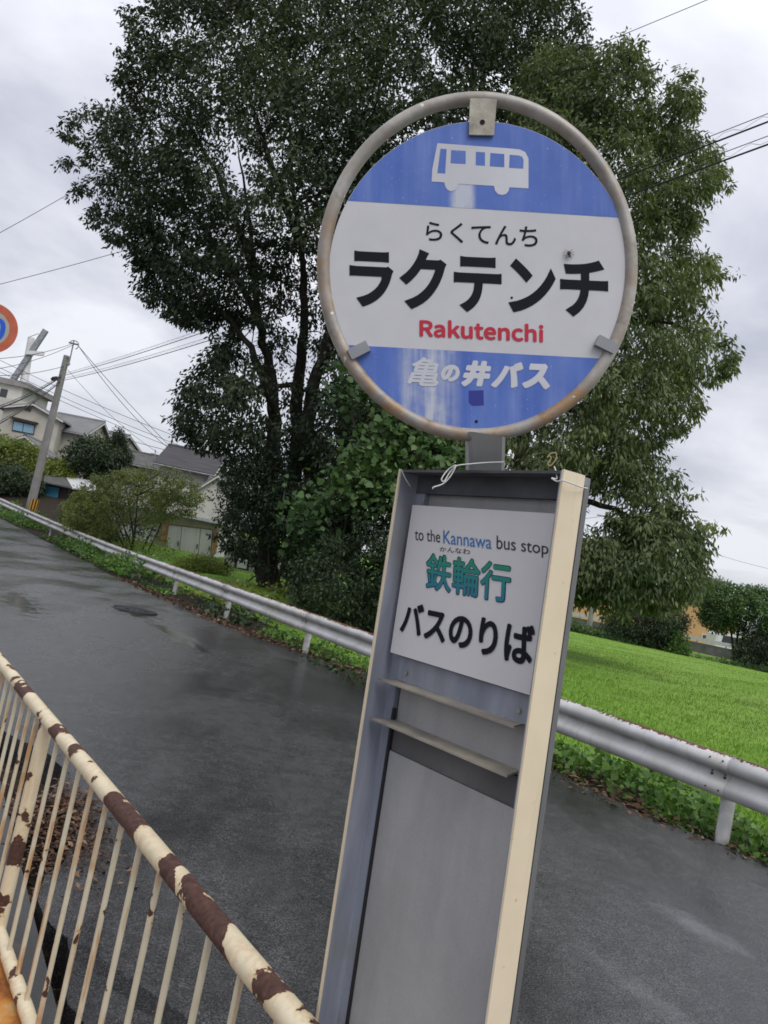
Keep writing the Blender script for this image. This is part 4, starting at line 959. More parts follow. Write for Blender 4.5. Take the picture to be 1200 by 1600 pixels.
# right side, far edge of the meadow
plant('small_tree', [(1092, 950), (1104, 918), (1120, 906), (1150, 914), (1180, 918), (1230, 925), (1240, 985), (1205, 1000), (1160, 985), (1125, 985), (1098, 975)], 46, 1.8, 400, 50, .42, .17, .5, 'mid_leaf', 'mid green round crowned tree at the right edge of the meadow', 'tree', 91, (1150, 1042), 3, r0=.12, stem_name='trunk', crown='crown')
plant('bush', [(1148, 1010), (1160, 990), (1185, 985), (1215, 995), (1225, 1040), (1190, 1048), (1155, 1042)], 45, 1.0, 240, 50, .4, .14, .4, 'dark_leaf', 'dark conifer bush beneath the round crowned tree at the right', 'bush', 92, (1180, 1050), 3)
plant('bush', [(940, 985), (960, 950), (1000, 940), (1050, 945), (1075, 965), (1062, 1000), (1030, 1018), (985, 1010), (955, 1000)], 44, 1.4, 460, 50, .45, .15, .42, 'dark_leaf', 'dark tangled bush with a short trunk at the meadow edge', 'bush', 93, (985, 1020), 4, r0=.12)
plant('bush', [(1042, 1022), (1046, 996), (1058, 982), (1072, 992), (1078, 1015), (1070, 1032), (1050, 1030)], 43, .6, 70, 44, .3, .13, .5, 'weed_leaf', 'small bright green bush before the orange building', 'bush', 94, (1060, 1038), 2)
hd = thing('hedge', aty(980, 1025, 43), 'low dark green hedge of scrub along the far meadow edge', 'hedge')
Ch = np.concatenate([clumps([(840, 960), (900, 975), (940, 985), (990, 1000), (1005, 1022), (940, 1018), (840, 1000)], 43.0, .7, 300, 95, -2), clumps([(985, 1004), (1040, 1018), (1110, 1028), (1230, 1048), (1230, 1072), (1110, 1050), (1040, 1038), (985, 1028)], 43.4, .6, 260, 96, -2)])
V, r = leaves_on(Ch, 44, .34, .13, .45, 97, droop=.2); quads_mesh('foliage', V, r, M['mid_leaf'], hd)
st_ = MB(); limb_mesh(st_, [aty(900, 1000, 43.5), aty(900, 985, 43.5)], .03, .01, 5); limb_mesh(st_, [aty(1080, 1040, 43.8), aty(1080, 1028, 43.8)], .03, .01, 5); st_.build('stem', M['thin_bark'], hd)

# ---- meadow grass, verge weeds, dead leaves
def blades(P_, h, w, seed, lean=.35):
    rng = np.random.default_rng(seed); N = len(P_); a = rng.uniform(0, 6.283, N); d = np.stack([np.cos(a), np.sin(a), np.zeros(N)], 1)
    l = rng.normal(0, lean, (N, 2)); hh = (h * rng.uniform(.5, 1.35, N))[:, None]; tip = P_ + np.concatenate([l, np.ones((N, 1))], 1) * hh
    mid = P_ + np.concatenate([l * .3, np.ones((N, 1)) * .55], 1) * hh; ww = np.asarray(w).reshape(-1, 1)
    return np.stack([P_ - d * ww, P_ + d * ww, mid + d * ww * .7, tip, mid - d * ww * .7], 1), np.clip(rng.beta(2, 2.4, N), 0, 1)
def scatter(n, seed, smin, smax, nmin, nmax, pw=1.0):
    rng = np.random.default_rng(seed); s_ = smin + (smax - smin) * rng.uniform(0, 1, n) ** pw; n_ = rng.uniform(nmin, nmax, n) + road_off(s_); return s_, n_
rng = np.random.default_rng(100); nb = 230000
rr = np.exp(rng.uniform(math.log(6.5), math.log(46), nb)); th = rng.uniform(math.radians(-32), math.radians(42), nb)
bx, by = rr * np.sin(th), rr * np.cos(th); s_ = bx * DV[0] + by * DV[1]; n_ = bx * NV[0] + by * NV[1] - road_off(s_)
bare = field3(np.stack([bx, by, 0 * bx], 1), np.random.default_rng(31), .9) + .6 * field3(np.stack([bx, by, 0 * bx], 1), np.random.default_rng(32), 3.0)
k = (n_ > 6.75 + rng.exponential(.25, nb) - .2) & (by < 43.5) & ((bare < 1.45) | (rng.uniform(0, 1, nb) < .25)) & ~((np.hypot((bx - 2.4) / 1.2, (by - 9.6) / .9) < 1) & (rng.uniform(0, 1, nb) < .65)); bx, by, rr = bx[k], by[k], rr[k]
pb_ = np.stack([bx, by, ground_z(bx, by) - .02], 1)
V, r = blades(pb_, np.clip(.035 + .5 / rr, .045, .11), .002 + .00032 * rr, 101)
gfld = field3(pb_, np.random.default_rng(7), .35) + .7 * field3(pb_, np.random.default_rng(8), 1.4); r = np.clip(r + .21 * gfld, 0, 1)
quads_mesh('meadow_grass', V, r, M['grass'], None, 5, label='bright green mown grass of the meadow behind the guardrail', cat='grass', kind='stuff')

rng = np.random.default_rng(110)
def weed_points(n, seed, smin, smax, nmin, nmax, hmax, f=1.3, thr=-.1):
    q = np.random.default_rng(seed); s_ = q.uniform(smin, smax, n); n_ = q.uniform(nmin, nmax, n); p = np.stack([s_, n_, np.zeros(n)], 1)
    g = field3(p, np.random.default_rng(seed + 1), f); k = g > thr; s_, n_, g = s_[k], n_[k], g[k]; nw = n_ + road_off(s_)
    x = DV[0] * s_ + NV[0] * nw; y = DV[1] * s_ + NV[1] * nw; h = hmax * np.clip(.25 + .5 * (g - thr), .1, 1) * q.uniform(.1, 1, len(g))
    return np.stack([x, y, ground_z(x, y) + h], 1)
wp = np.concatenate([weed_points(5200, 111, -3, 7, 6.12, 6.95, .42), weed_points(1900, 113, 7, 16, 6.05, 6.9, .34, 1.6, .1), weed_points(2400, 118, -1, 6, 6.0, 6.35, .16, 2.5, .1)])
V, r = round_leaves(wp, .064, 112, .25); quads_mesh('weeds', V, r, M['weed_leaf'], None, 8, label='broad leaved green weeds along the foot of the guardrail', cat='weeds', kind='stuff')
wp = np.concatenate([weed_points(1500, 115, 15, 26, 5.5, 6.7, .26, 1.3, .25), weed_points(8500, 116, 23, 44, 5.25, 6.7, .8, .9, .05)])
V, r = round_leaves(wp, .085, 117, .15); quads_mesh('weeds', V, r, M['weed_leaf'], None, 8, label='taller bright weeds growing round the far guardrail posts', cat='weeds', kind='stuff')
wp = np.concatenate([weed_points(4200, 141, 17, 36, 6.35, 9.0, .75, .8, .05)])
V, r = round_leaves(wp, .085, 142, .1); quads_mesh('weeds', V, r, M['yellow_leaf'], None, 8, label='pale yellow green weeds standing behind the far guardrail', cat='weeds', kind='stuff')
wp = np.concatenate([weed_points(1800, 121, 9, 24, 5.6, 6.9, .3, 1.0, -.3)])
V, r = round_leaves(wp, .09, 122, .3); quads_mesh('weeds', V, r, M['shrub_leaf'], None, 8, label='dark low ground plants in the shade under the guardrail', cat='weeds', kind='stuff')
def litter(pts, size, seed):
    q = np.random.default_rng(seed); N = len(pts); a = q.uniform(0, 6.283, N); ax = np.stack([np.cos(a), np.sin(a), q.normal(0, .35, N)], 1); ax /= np.linalg.norm(ax, axis=1, keepdims=True)
    nm = q.normal(0, .4, (N, 3)); nm[:, 2] += 1; sd = np.cross(ax, nm); sd /= np.linalg.norm(sd, axis=1, keepdims=True); L = size * q.uniform(.5, 1.4, (N, 1)); w = L * q.uniform(.12, .28, (N, 1))
    up = np.cross(sd, ax); m_ = pts + ax * L * .5 + up * w * .4
    return np.stack([pts, m_ + sd * w, pts + ax * L, m_ - sd * w], 1), q.uniform(0, 1, N)
q = np.random.default_rng(130); n = 5200; s_ = q.uniform(-3, 22, n); e = np.interp(s_, far_edge_s, far_edge_n); n_ = e + np.abs(q.normal(0, .22, n)) - .12 * q.uniform(0, 1, n) ** 3 * 3
x = DV[0] * s_ + NV[0] * n_; y = DV[1] * s_ + NV[1] * n_; z = np.where(n_ < e, .012, ground_z(x, y) + q.uniform(0, .07, n))
V, r = litter(np.stack([x, y, z], 1), .075, 131); quads_mesh('fallen_leaves', V, r, M['dead_leaf'], None, label='brown fallen leaves along the road edge below the guardrail', cat='fallen leaves', kind='stuff')
n = 3000; s_ = q.normal(4.3, .33, n); s_[2300:] = q.uniform(2.0, 9, 700); e = np.interp(s_, rs, e_near); n_ = np.clip(q.normal(.95, .11, n), .735, 1.2); n_[2300:] = np.minimum(.735 + np.abs(q.normal(0, .04, 700)), e[2300:])
x = DV[0] * s_ + NV[0] * n_; y = DV[1] * s_ + NV[1] * n_; over = n_ > e
z = np.where(over, .012 + q.uniform(0, .012, n), -.13 + q.uniform(.06, .15, n) * np.exp(-((s_ - 4.3) / .5) ** 2))
V, r = litter(np.stack([x, y, z], 1), .038, 132); quads_mesh('fallen_leaves', V, r, M['dead_leaf'], None, label='reddish brown leaf litter in the broken gutter behind the fence', cat='fallen leaves', kind='stuff')

# ---------------------------------------------------------------- LEFT BACKGROUND: pole, wires, houses
YP = 40.0
pb0 = aty(42, 815, YP); pt0 = aty(104.5, 556, YP)
up_ = thing('utility_pole', (pb0[0], pb0[1], float(ground_z(pb0[0], pb0[1]))), 'grey concrete utility pole with yellow and black striped base behind the guardrail', 'utility pole')
m = MB(); base = np.array([pb0[0], pb0[1], float(ground_z(pb0[0], pb0[1])) - .2]); m.tube([base + (pt0 - base) * t for t in np.linspace(0, 1, 8)], [.225 - .07 * t for t in np.linspace(0, 1, 8)], 16); m.build('pole', M['pole_conc'], up_)
a0, a1 = aty(48.5, 802, YP), aty(54.5, 780, YP); m = MB(); n_ = 20; ax = unit(a1 - a0); e1 = unit(np.cross(ax, [0, 1, 0])); e2 = np.cross(ax, e1); vs = []
for t in (a0, a1):
    for k in range(n_): vs.append(t + .229 * (math.cos(2 * math.pi * k / n_) * e1 + math.sin(2 * math.pi * k / n_) * e2))
m.add(vs, [(k, (k + 1) % n_, n_ + (k + 1) % n_, n_ + k) for k in range(n_)]); m.mi = [k % 2 for k in range(n_)]; m.build('striped_band', [M['yellow'], M['black']], up_)
m = MB(); yp = YP - .15; m.tube([aty(107, 572, yp), aty(115.5, 533, yp)], .035, 8); m.tube([aty(108, 535, yp), aty(122, 538.5, yp)], .05, 6)
m.tube([aty(115 + 8 * math.cos(a), 539 + 7 * math.sin(a), yp) for a in np.linspace(-2.2, 1.2, 12)], .025, 6)
for y_ in (558, 568): m.tube([aty(104, y_, yp), aty(110, y_ + 1, yp)], .03, 6)
m.build('bracket_arm', M['grey_metal'], up_)
m = MB(); c = aty(86, 592, YP - .1); m.tube([c + np.array([-.2, 0, -.06]), c + np.array([-.1, 0, -.02]), c + np.array([.1, 0, .05]), c + np.array([.2, 0, .08])], [.05, .12, .12, .05], 10); m.build('junction_box', M['black'], up_)
for y_ in (588, 596, 572): 
    pass
GW = 'overhead wires'
def cable(p, q, sag, r, label, lash=False):
    p, q = np.asarray(p), np.asarray(q); ts = np.linspace(0, 1, 40); pts = [p + (q - p) * t - np.array([0, 0, sag * 4 * t * (1 - t)]) for t in ts]
    m = MB(); m.tube(pts, r, 6)
    if lash:
        L = np.linalg.norm(q - p); k = int(L * 7); hel = []
        for i in range(k + 1):
            t = i / k; c = p + (q - p) * t - np.array([0, 0, sag * 4 * t * (1 - t)]); hel.append(c + np.array([0, 0, .07 + .045 * math.sin(i * 1.9)]))
        m.tube(hel, r * .22, 4); m.tube([c + np.array([0, 0, .13]) for c in pts], r * .45, 5)
    return m.build('overhead_wire', M['wire'], None, label, 'wire', GW, origin=p)
cable(aty(103, 586, YP), aty(1330, 140, 9.2), .28, .014, 'upper thick lashed cable from the utility pole across the right tree', True)
cable(aty(101, 594, YP), aty(1330, 178, 9.0), .34, .014, 'lower thick lashed cable from the utility pole across the right tree', True)
cable(aty(-60, 396, 30), aty(300, 186, 31), .15, .012, 'thin single wire high at the left, upper of two')
cable(aty(-60, 459, 30), aty(420, 322, 32), .15, .012, 'thin single wire high at the left, lower of two')
cable(aty(860, 100, 26), aty(1320, -92, 22), .05, .012, 'thin single wire across the sky above the tree at top right')
cable(aty(116, 536, yp), aty(-60, 560, 30), .3, .013, 'thin wire from the pole top bracket to the upper left')
cable(aty(116, 538, yp), aty(-60, 583, 30), .3, .013, 'thin wire from the pole top bracket to the lower left')
cable(aty(122, 540, yp), aty(268, 700, 46), .1, .016, 'wire running down from the pole bracket to the dark roof, upper strand')
cable(aty(123, 541, yp), aty(262, 699, 46), .35, .016, 'wire running down from the pole bracket to the dark roof, lower strand')
cable(aty(97, 588, YP), aty(-60, 655, 29), .3, .03, 'thick cable from the black junction box down to the left', True)
cable(aty(95, 596, YP), aty(-60, 690, 29), .3, .024, 'thick cable just below the junction box down to the left', True)
cable(aty(101, 572, YP), aty(-60, 584, 30), .25, .014, 'wire at mid pole height level to the left')
cable(aty(106, 578, YP), aty(248, 708, 47), .3, .011, 'thin service wire from mid pole to the houses')
for k, (ya, yb, lb) in enumerate(((538, 688, 'top of three long parallel wires behind the utility pole'), (550, 700, 'middle of three long parallel wires behind the utility pole'), (556, 708, 'lowest of three long parallel wires behind the utility pole'))):
    cable(aty(-50, ya, 52), aty(330, yb + 14, 56), .3, .016, lb)
cable(aty(110, 655, 60), aty(300, 712, 62), .25, .02, 'far wire behind the pointed conifer')

def V2(a): return np.array([a[0], a[1]])
def house_box(root, c, yaw, w, d, z0, h, wall, roof=None, rise=0, over=.35, ridge='x', rmat=None, rth=.14, gable=None):
    """walls with gable ends and a pitched roof; ridge runs along local x or y"""
    cx_, cy_ = c; ex = np.array([math.cos(yaw), math.sin(yaw), 0]); ey = np.array([-math.sin(yaw), math.cos(yaw), 0]); o = np.array([cx_, cy_, z0])
    if ridge == 'y': ex, ey, w, d = ey, -ex, d, w
    L = lambda a, b, z: o + ex * a + ey * b + np.array([0, 0, z])
    m = MB(); a, b = w / 2, d / 2
    m.add([L(-a, -b, 0), L(a, -b, 0), L(a, b, 0), L(-a, b, 0), L(-a, -b, h), L(a, -b, h), L(a, b, h), L(-a, b, h), L(-a, 0, h + rise), L(a, 0, h + rise)],
          [(0, 1, 5, 4), (2, 3, 7, 6), (3, 0, 4, 8, 7), (1, 2, 6, 9, 5)])
    m.build('wall', wall, root)
    if rmat:
        m = MB(); k = rise / b
        for sg in (-1, 1):
            e0, e1 = a + over, b + over; ev = [L(-e0, 0, h + rise + .03), L(e0, 0, h + rise + .03), L(e0, sg * e1, h - k * over + .03), L(-e0, sg * e1, h - k * over + .03)]
            if sg > 0: ev = ev[::-1]
            nrm = unit(np.cross(ev[1] - ev[0], ev[2] - ev[0])); nrm = nrm if nrm[2] > 0 else -nrm
            b0 = len(m.v); up = [q + nrm * rth for q in ev]; uvs = [((q - o) @ ex, (q - o) @ ey * 1.1) for q in up + ev]
            m.add(up + ev, [(0, 1, 2, 3), (7, 6, 5, 4), (0, 4, 5, 1), (1, 5, 6, 2), (2, 6, 7, 3), (3, 7, 4, 0)], uv=uvs)
        r_ = m.build('roof', rmat, root)
        m = MB(); m.tube([L(-a - over, 0, h + rise + .15), L(a + over, 0, h + rise + .15)], .13, 8); m.build('ridge', rmat, r_)
        for sg in (-1, 1):
            m = MB(); e0, e1, zz = a + over, b + over + .06, h - k * over + .06; m.tube([L(-e0, sg * e1, zz), L(e0, sg * e1, zz)], .055, 6)
            m.tube([L(a - .15, sg * e1, zz), L(a - .15, sg * (b + .06), zz - .3), L(a - .15, sg * (b + .06), .1)], .04, 6); m.build('gutter', M['grey_metal'], r_)
            m = MB(); m.box(L(sg * (a + over) - .02, -b - over, h - k * over - .03), ex * .04, L(0, 0, h + rise) - L(0, -b - over, h - k * over), np.array([0, 0, .12])); m.box(L(sg * (a + over) - .02, b + over, h - k * over - .03), ex * .04, L(0, 0, h + rise) - L(0, b + over, h - k * over), np.array([0, 0, .12])); m.build('barge_board', M['wood_white'], r_)
    return L
def panel(mb, L, a0, a1, b, z0, z1, t=.06):
    """flat panel standing proud of the wall facing -b"""
    mb.box(L(a0, b - t, z0), L(a1, b - t, z0) - L(a0, b - t, z0), L(a0, b, z0) - L(a0, b - t, z0), np.array([0, 0, z1 - z0]))
def zat(px, py, y): return float(aty(px, py, y)[2])
# cream house with grey tiles: gable towards us, wing on the right
YH = 56.0
ap = aty(45, 630, YH); g0 = 2.6
h1 = thing('house', (ap[0], YH + 3, g0), 'cream house with grey tiled gable roof and blue curtained window on the slope', 'house')
ez = zat(80, 657, YH); wl_ = 2 * abs(aty(80, 657, YH)[0] - ap[0])
L = house_box(h1, (ap[0], YH + 3), math.radians(8), wl_ + .2, 6, g0, ez - g0 + .15, M['mortar'], rise=ap[2] - ez - .25, ridge='y', rmat=M['tile_grey'], over=.3)
f0 = YH; ex = np.array([math.cos(math.radians(8)), math.sin(math.radians(8)), 0])
def on_wall(px, py, org, ex_, off=0.0):
    nrm = np.array([ex_[1], -ex_[0], 0]); r_ = ray(px, py); return CAM + r_ * (((org + nrm * off - CAM) @ nrm) / (r_ @ nrm))
def wall_quad(root, name, corners, org, ex_, mat, t=.06, parent=None):
    nrm = np.array([ex_[1], -ex_[0], 0]); c = [on_wall(x, y, org, ex_, 0) for x, y in corners]; m = MB(); m.poly([q + nrm * t for q in c], -nrm * (t - .003)); return m.build(name, mat, parent or root)
org = np.array([ap[0], YH + 3, 0]) - np.array([-ex[1], ex[0], 0]) * 3.0
w = wall_quad(h1, 'window', [(21, 656), (55.5, 664), (53, 679.5), (19, 673)], org, ex, M['dark_wood'], .07)
wall_quad(h1, 'pane', [(22.5, 658.5), (37, 661.8), (35, 674.8), (20.5, 671.8)], org, ex, M['curtain'], .1, w); wall_quad(h1, 'pane', [(38.2, 662), (54, 665.5), (52, 678), (36.4, 675)], org, ex, M['curtain'], .1, w)
wall_quad(h1, 'window_hood', [(18.5, 651), (60.5, 661.2), (60, 663), (18, 653)], org, ex, M['dark_wood'], .4)
wall_quad(h1, 'vent', [(39, 636.5), (49, 639), (48, 643), (39, 640)], org, ex, M['dark_wood'], .1)
# wing
wc = aty(101, 690, YH + 2)
L2 = house_box(h1, (wc[0], YH + 4), math.radians(-4), 3.2, 4.5, g0, zat(100, 672, YH + 1.8) - g0, M['mortar'], rise=1.3, ridge='x', rmat=M['tile_grey'], over=.35)
ex2 = np.array([math.cos(math.radians(-4)), math.sin(math.radians(-4)), 0]); org2 = np.array([wc[0], YH + 4, 0]) - np.array([-ex2[1], ex2[0], 0]) * 2.25
w = wall_quad(h1, 'window', [(81, 683), (92, 684), (89, 703), (78, 701)], org2, ex2, M['dark_wood'], .06); wall_quad(h1, 'shutter', [(82, 686), (90.5, 687), (88, 701), (79.5, 699.5)], org2, ex2, M['red_door'], .09, w)
# small front gable roof
sg_ = aty(29, 678, 52)
h1b = thing('outbuilding', (sg_[0], 54, 2.4), 'small outbuilding with low grey tiled gable below the blue curtained window', 'outbuilding')
house_box(h1b, (sg_[0], 54.2), math.radians(8), 3.0, 3.0, 2.4, sg_[2] - 2.4 - .95, M['mortar'], rise=.85, ridge='y', rmat=M['tile_grey'], over=.3)
# far pale house right of the wing
fc = aty(137, 682, 68); h3 = thing('house', (fc[0], 70, 2.5), 'pale far house partly hidden behind the rounded evergreen', 'house')
house_box(h3, (fc[0], 70.5), math.radians(-10), 5.5, 5, 2.5, fc[2] - 2.5, M['mortar_light'], rise=.9, ridge='x', rmat=M['tile_grey'], over=.3)
# concrete block with flat roof and mast
bc = aty(10, 620, 76); cb = thing('concrete_building', (bc[0] - 2, 79, 3), 'grey concrete building with flat roof slab at the far left', 'building')
zt = zat(15, 601, 76); m = MB(); m.box((bc[0] - 7, 76.2, 3), (8.3, 0, 0), (0, 6, 0), (0, 0, zt - 3)); m.build('wall', M['mortar_light'], cb)
m = MB(); m.box((bc[0] - 7.4, 75.8, zt), (9.4, 0, 0), (0, 6.8, 0), (0, 0, .55)); m.build('roof', M['pole_conc'], cb)
m = MB(); p0 = aty(2, 607, 76.2); m.box((p0[0], 76.14, p0[2] - .9), (.7, 0, 0), (0, .08, 0), (0, 0, .9)); m.build('window', M['glass'], cb)
m = MB(); p0 = aty(12, 636, 74); m.box((p0[0] - 5, 74, 3), (6.6, 0, 0), (0, 2.1, 0), (0, 0, zat(20, 624, 74) - 3)); m.build('balcony', M['mortar_light'], cb)
# crossed mast
ms = thing('mast', aty(30, 650, 84), 'white mast crossed by a slanting grey beam behind the houses', 'mast'); m = MB()
m.tube([aty(29, 660, 84), aty(33, 625, 84), aty(42, 570, 84), aty(49, 528, 84)], [.45, .45, .4, .36], 12); m.build('column', M['white_metal'], ms)
m = MB(); a0, a1 = aty(8, 610, 83.2), aty(70.5, 515, 83.2); dd = unit(a1 - a0); e1 = unit(np.cross(dd, [0, 1, 0])); m.box(a0 - e1 * .28, a1 - a0, e1 * .56, (0, .4, 0)); m.build('beam', M['grey_metal'], ms)
m = MB(); a0, a1 = aty(41, 549, 82.9), aty(68, 551, 82.9); m.box(a0 + np.array([0, 0, -.3]), a1 - a0, (0, .3, 0), (0, 0, .42)); m.build('cross_arm', M['white_metal'], ms); m = MB(); m.tube([aty(44, 527, 83), aty(60, 521, 83)], .06, 6); m.build('stay', M['white_metal'], ms)
# retaining wall and low shed with a blue sheet
m = MB(); a0, a1 = aty(-60, 790, 47), aty(150, 812, 43.5); zt = zat(10, 770, 46); 
m.box((a0[0], a0[1], 0), (a1[0] - a0[0], a1[1] - a0[1], 0), (0, .4, 0), (0, 0, zt)); m.build('retaining_wall', M['wall_grey'], None, 'dark grey retaining wall behind the utility pole', 'wall', origin=(a0[0], a0[1], 0))
sc = aty(90, 765, 46); sh = thing('shed', (sc[0], 47, 1), 'low shed with dark sheet roof and blue panel beside the utility pole', 'shed')
zt = zat(90, 757, 46)
m = MB(); m.box((sc[0] - 1.0, 46, .4), (3.6, .3, 0), (0, 2, 0), (0, 0, zt - .4)); m.build('wall', M['dark_wood'], sh)
m = MB(); e = [aty(67, 754, 45.4), aty(112, 764, 45.6), aty(101, 746, 48), aty(70, 743, 48)]; m.poly(e, np.array([0, 0, .08])); m.build('roof', M['wall_grey'], sh)
m = MB(); e = [aty(113, 764, 45.5), aty(160, 768, 45.5), aty(140, 752, 48), aty(102, 746, 48)]; m.poly(e, np.array([0, 0, .08])); m.build('roof', M['white_metal'], sh)
m = MB(); e = [aty(72, 759, 45.9), aty(93, 762, 45.9), aty(90, 778, 45.9), aty(68, 775, 45.9)]; m.poly(e, np.array([0, .05, 0])); m.build('panel', M['blue_sheet'], sh)
# white storehouse with board doors
YS = 37.0; sA = aty(172, 860, YS); gz = float(ground_z(aty(260, 870, YS)[0], YS)) - .1
ss = thing('storehouse', (aty(260, 870, YS)[0], YS + 1.5, gz), 'low white storehouse with wide board doors and rust stained edges', 'storehouse')
exs = np.array([1.0, 0, 0]); orgs = np.array([0, YS, 0])
x0, x1 = aty(176, 800, YS)[0], aty(342, 835, YS)[0]; zt = zat(262, 803, YS)
m = MB(); m.box((x0, YS, gz), (x1 - x0, 0, 0), (0, 3.2, 0), (0, 0, zt - gz)); m.build('wall', M['wood_white'], ss)
m = MB(); m.box((x0 - .3, YS - .4, zt), (x1 - x0 + .6, 0, 0), (0, 4, 0), (0, 0, .14)); m.build('roof', M['white_metal'], ss)
wall_quad(ss, 'side_panel', [(251, 812), (264, 815), (257, 872), (238, 868)], orgs, exs, M['tan_wall'], .12)
wall_quad(ss, 'rust_board', [(257, 812), (266, 814), (262, 846), (252, 842)], orgs, exs, M['rust_orange'], .16)
wall_quad(ss, 'lintel', [(266, 814), (337, 823), (336, 828), (265, 819)], orgs, exs, M['tan_wall'], .2)
for q in ([(266, 820), (285, 822.5), (279, 876), (257, 872)], [(286, 822.6), (314, 826), (309, 881), (280, 876)], [(315, 826.2), (333, 828.5), (328, 885), (310, 881)]):
    d_o = wall_quad(ss, 'door', q, orgs, exs, M['wood_white'], .15)
    mx_, my_ = (q[1][0] + q[2][0]) / 2 - 2, (q[1][1] + q[2][1]) / 2; wall_quad(ss, 'handle', [(mx_ - .6, my_ - 3), (mx_ + .6, my_ - 3), (mx_ - .1, my_ + 4), (mx_ - 1.3, my_ + 4)], orgs, exs, M['black'], .2, d_o)
wall_quad(ss, 'post', [(335, 829), (343, 831), (338, 866), (331, 864)], orgs, exs, M['rust_orange'], .2)
# house with the dark roof
YD = 47.0; dz = 1.6
hd_ = thing('house', (aty(310, 760, YD)[0], YD + 3, dz), 'cream house with dark sheet roof and small front gable behind the storehouse', 'house')
rl, rr_ = aty(262, 697, YD + 2.5), aty(352, 716, YD + 2.5); ev = aty(315, 742, YD)
cxm = (rl[0] + rr_[0]) / 2; wd = rr_[0] - rl[0]
house_box(hd_, (cxm, YD + 2.7), math.radians(2), wd - .8, 4.6, dz, ev[2] - dz + .25, M['mortar_light'], rise=rl[2] - ev[2] - .3, ridge='x', rmat=M['tile_dark'], over=.4)
fa = aty(334, 742, YD - 1.5); house_box(hd_, (fa[0] + .3, YD - .2), math.radians(2), 2.6, 2.8, dz, fa[2] - dz - 1.35, M['mortar_light'], rise=1.25, ridge='y', rmat=M['tile_grey'], over=.25)
gw = aty(222, 716, 53); hg = thing('house', (gw[0], 55, 2), 'long low house with plain grey roof left of the dark roofed house', 'house')
house_box(hg, (gw[0], 55.5), math.radians(2), 4.4, 4, 2, gw[2] - 2 - .5, M['mortar'], rise=.9, ridge='x', rmat=M['wall_grey'], over=.3)
an = thing('antenna', aty(240, 728, 52), 'thin rooftop antenna on the low grey roof', 'antenna'); m = MB(); m.tube([aty(240, 728, 52), aty(243, 703, 52)], .035, 6); m.tube([aty(236, 708, 52), aty(248, 711, 52)], .025, 6); m.tube([aty(238, 713, 52), aty(246, 715, 52)], .02, 6); m.build('rod', M['grey_metal'], an)
# small lean-to by the tree trunk
lq = aty(385, 890, 33); ln_ = thing('lean_to', (lq[0], 33, lq[2]), 'grey lean-to with a white panel between storehouse and tree trunk', 'lean-to'); m = MB(); gz = float(ground_z(lq[0], 33)) - .1
x0, x1 = aty(350, 870, 33)[0], aty(462, 890, 33)[0]; m.box((x0, 33, gz), (x1 - x0, 0, 0), (0, 2.5, 0), (0, 0, zat(390, 848, 33) - gz)); m.build('wall', M['mortar_light'], ln_)
m = MB(); m.box((x0 - .2, 32.7, zat(390, 848, 33)), (x1 - x0 + .4, 0, 0), (0, 3, 0), (0, 0, .1)); m.build('roof', M['grey_metal'], ln_)
og = np.array([0, 33.0, 0]); d_o = wall_quad(ln_, 'door', [(370, 862), (392, 867), (387, 899), (364, 894)], og, exs, M['dark_wood'], .05); wall_quad(ln_, 'panel', [(373, 872), (388, 875), (385, 889), (370, 886)], og, exs, M['white_metal'], .08, d_o)

# ---------------------------------------------------------------- RIGHT BACKGROUND
YO = 60.0
ob0, ob1 = aty(820, 975, YO), aty(1146, 1000, YO + 3); g_ = .4
ob = thing('building', ((ob0[0] + ob1[0]) / 2, YO + 3, g_), 'long orange rendered building behind the meadow trees', 'building')
exo = unit([ob1[0] - ob0[0], ob1[1] - ob0[1], 0]); LO = math.hypot(ob1[0] - ob0[0], ob1[1] - ob0[1]); eyo = np.array([-exo[1], exo[0], 0])
m = MB(); m.box((ob0[0], ob0[1], g_), exo * LO, eyo * 7, (0, 0, 4.4)); m.build('wall', M['orange_wall'], ob)
m = MB(); m.box(np.array([ob0[0], ob0[1], g_ + 4.4]) - exo * .5 - eyo * .5, exo * (LO + 1), eyo * 8, (0, 0, .3)); m.build('roof', M['tile_dark'], ob)
oo = np.array([ob0[0], ob0[1], 0])
for q in ([(1096, 990), (1108, 993), (1107, 1000), (1095, 997)], [(893, 966), (899, 967.5), (898, 975), (892, 974)]):
    w = wall_quad(ob, 'window', q, oo, exo, M['white_metal'], .08); c_ = np.mean(q, 0); wall_quad(ob, 'pane', [tuple(c_ + (np.array(p) - c_) * .75) for p in q], oo, exo, M['glass'], .11, w)
tw = aty(1108, 915, 72); bt2 = thing('rooftop_block', (tw[0], 73, tw[2] - 6), 'grey flat topped building showing above the far trees', 'building'); m = MB(); m.box((tw[0] - .7, 72, .4), (1.6, 0, 0), (0, 3, 0), (0, 0, zat(1108, 905, 72) - .4)); m.build('wall', M['wall_grey'], bt2)
m = MB(); m.box((tw[0] - .8, 71.9, zat(1108, 905, 72)), (1.8, 0, 0), (0, 3.2, 0), (0, 0, .2)); m.build('roof', M['pole_conc'], bt2)
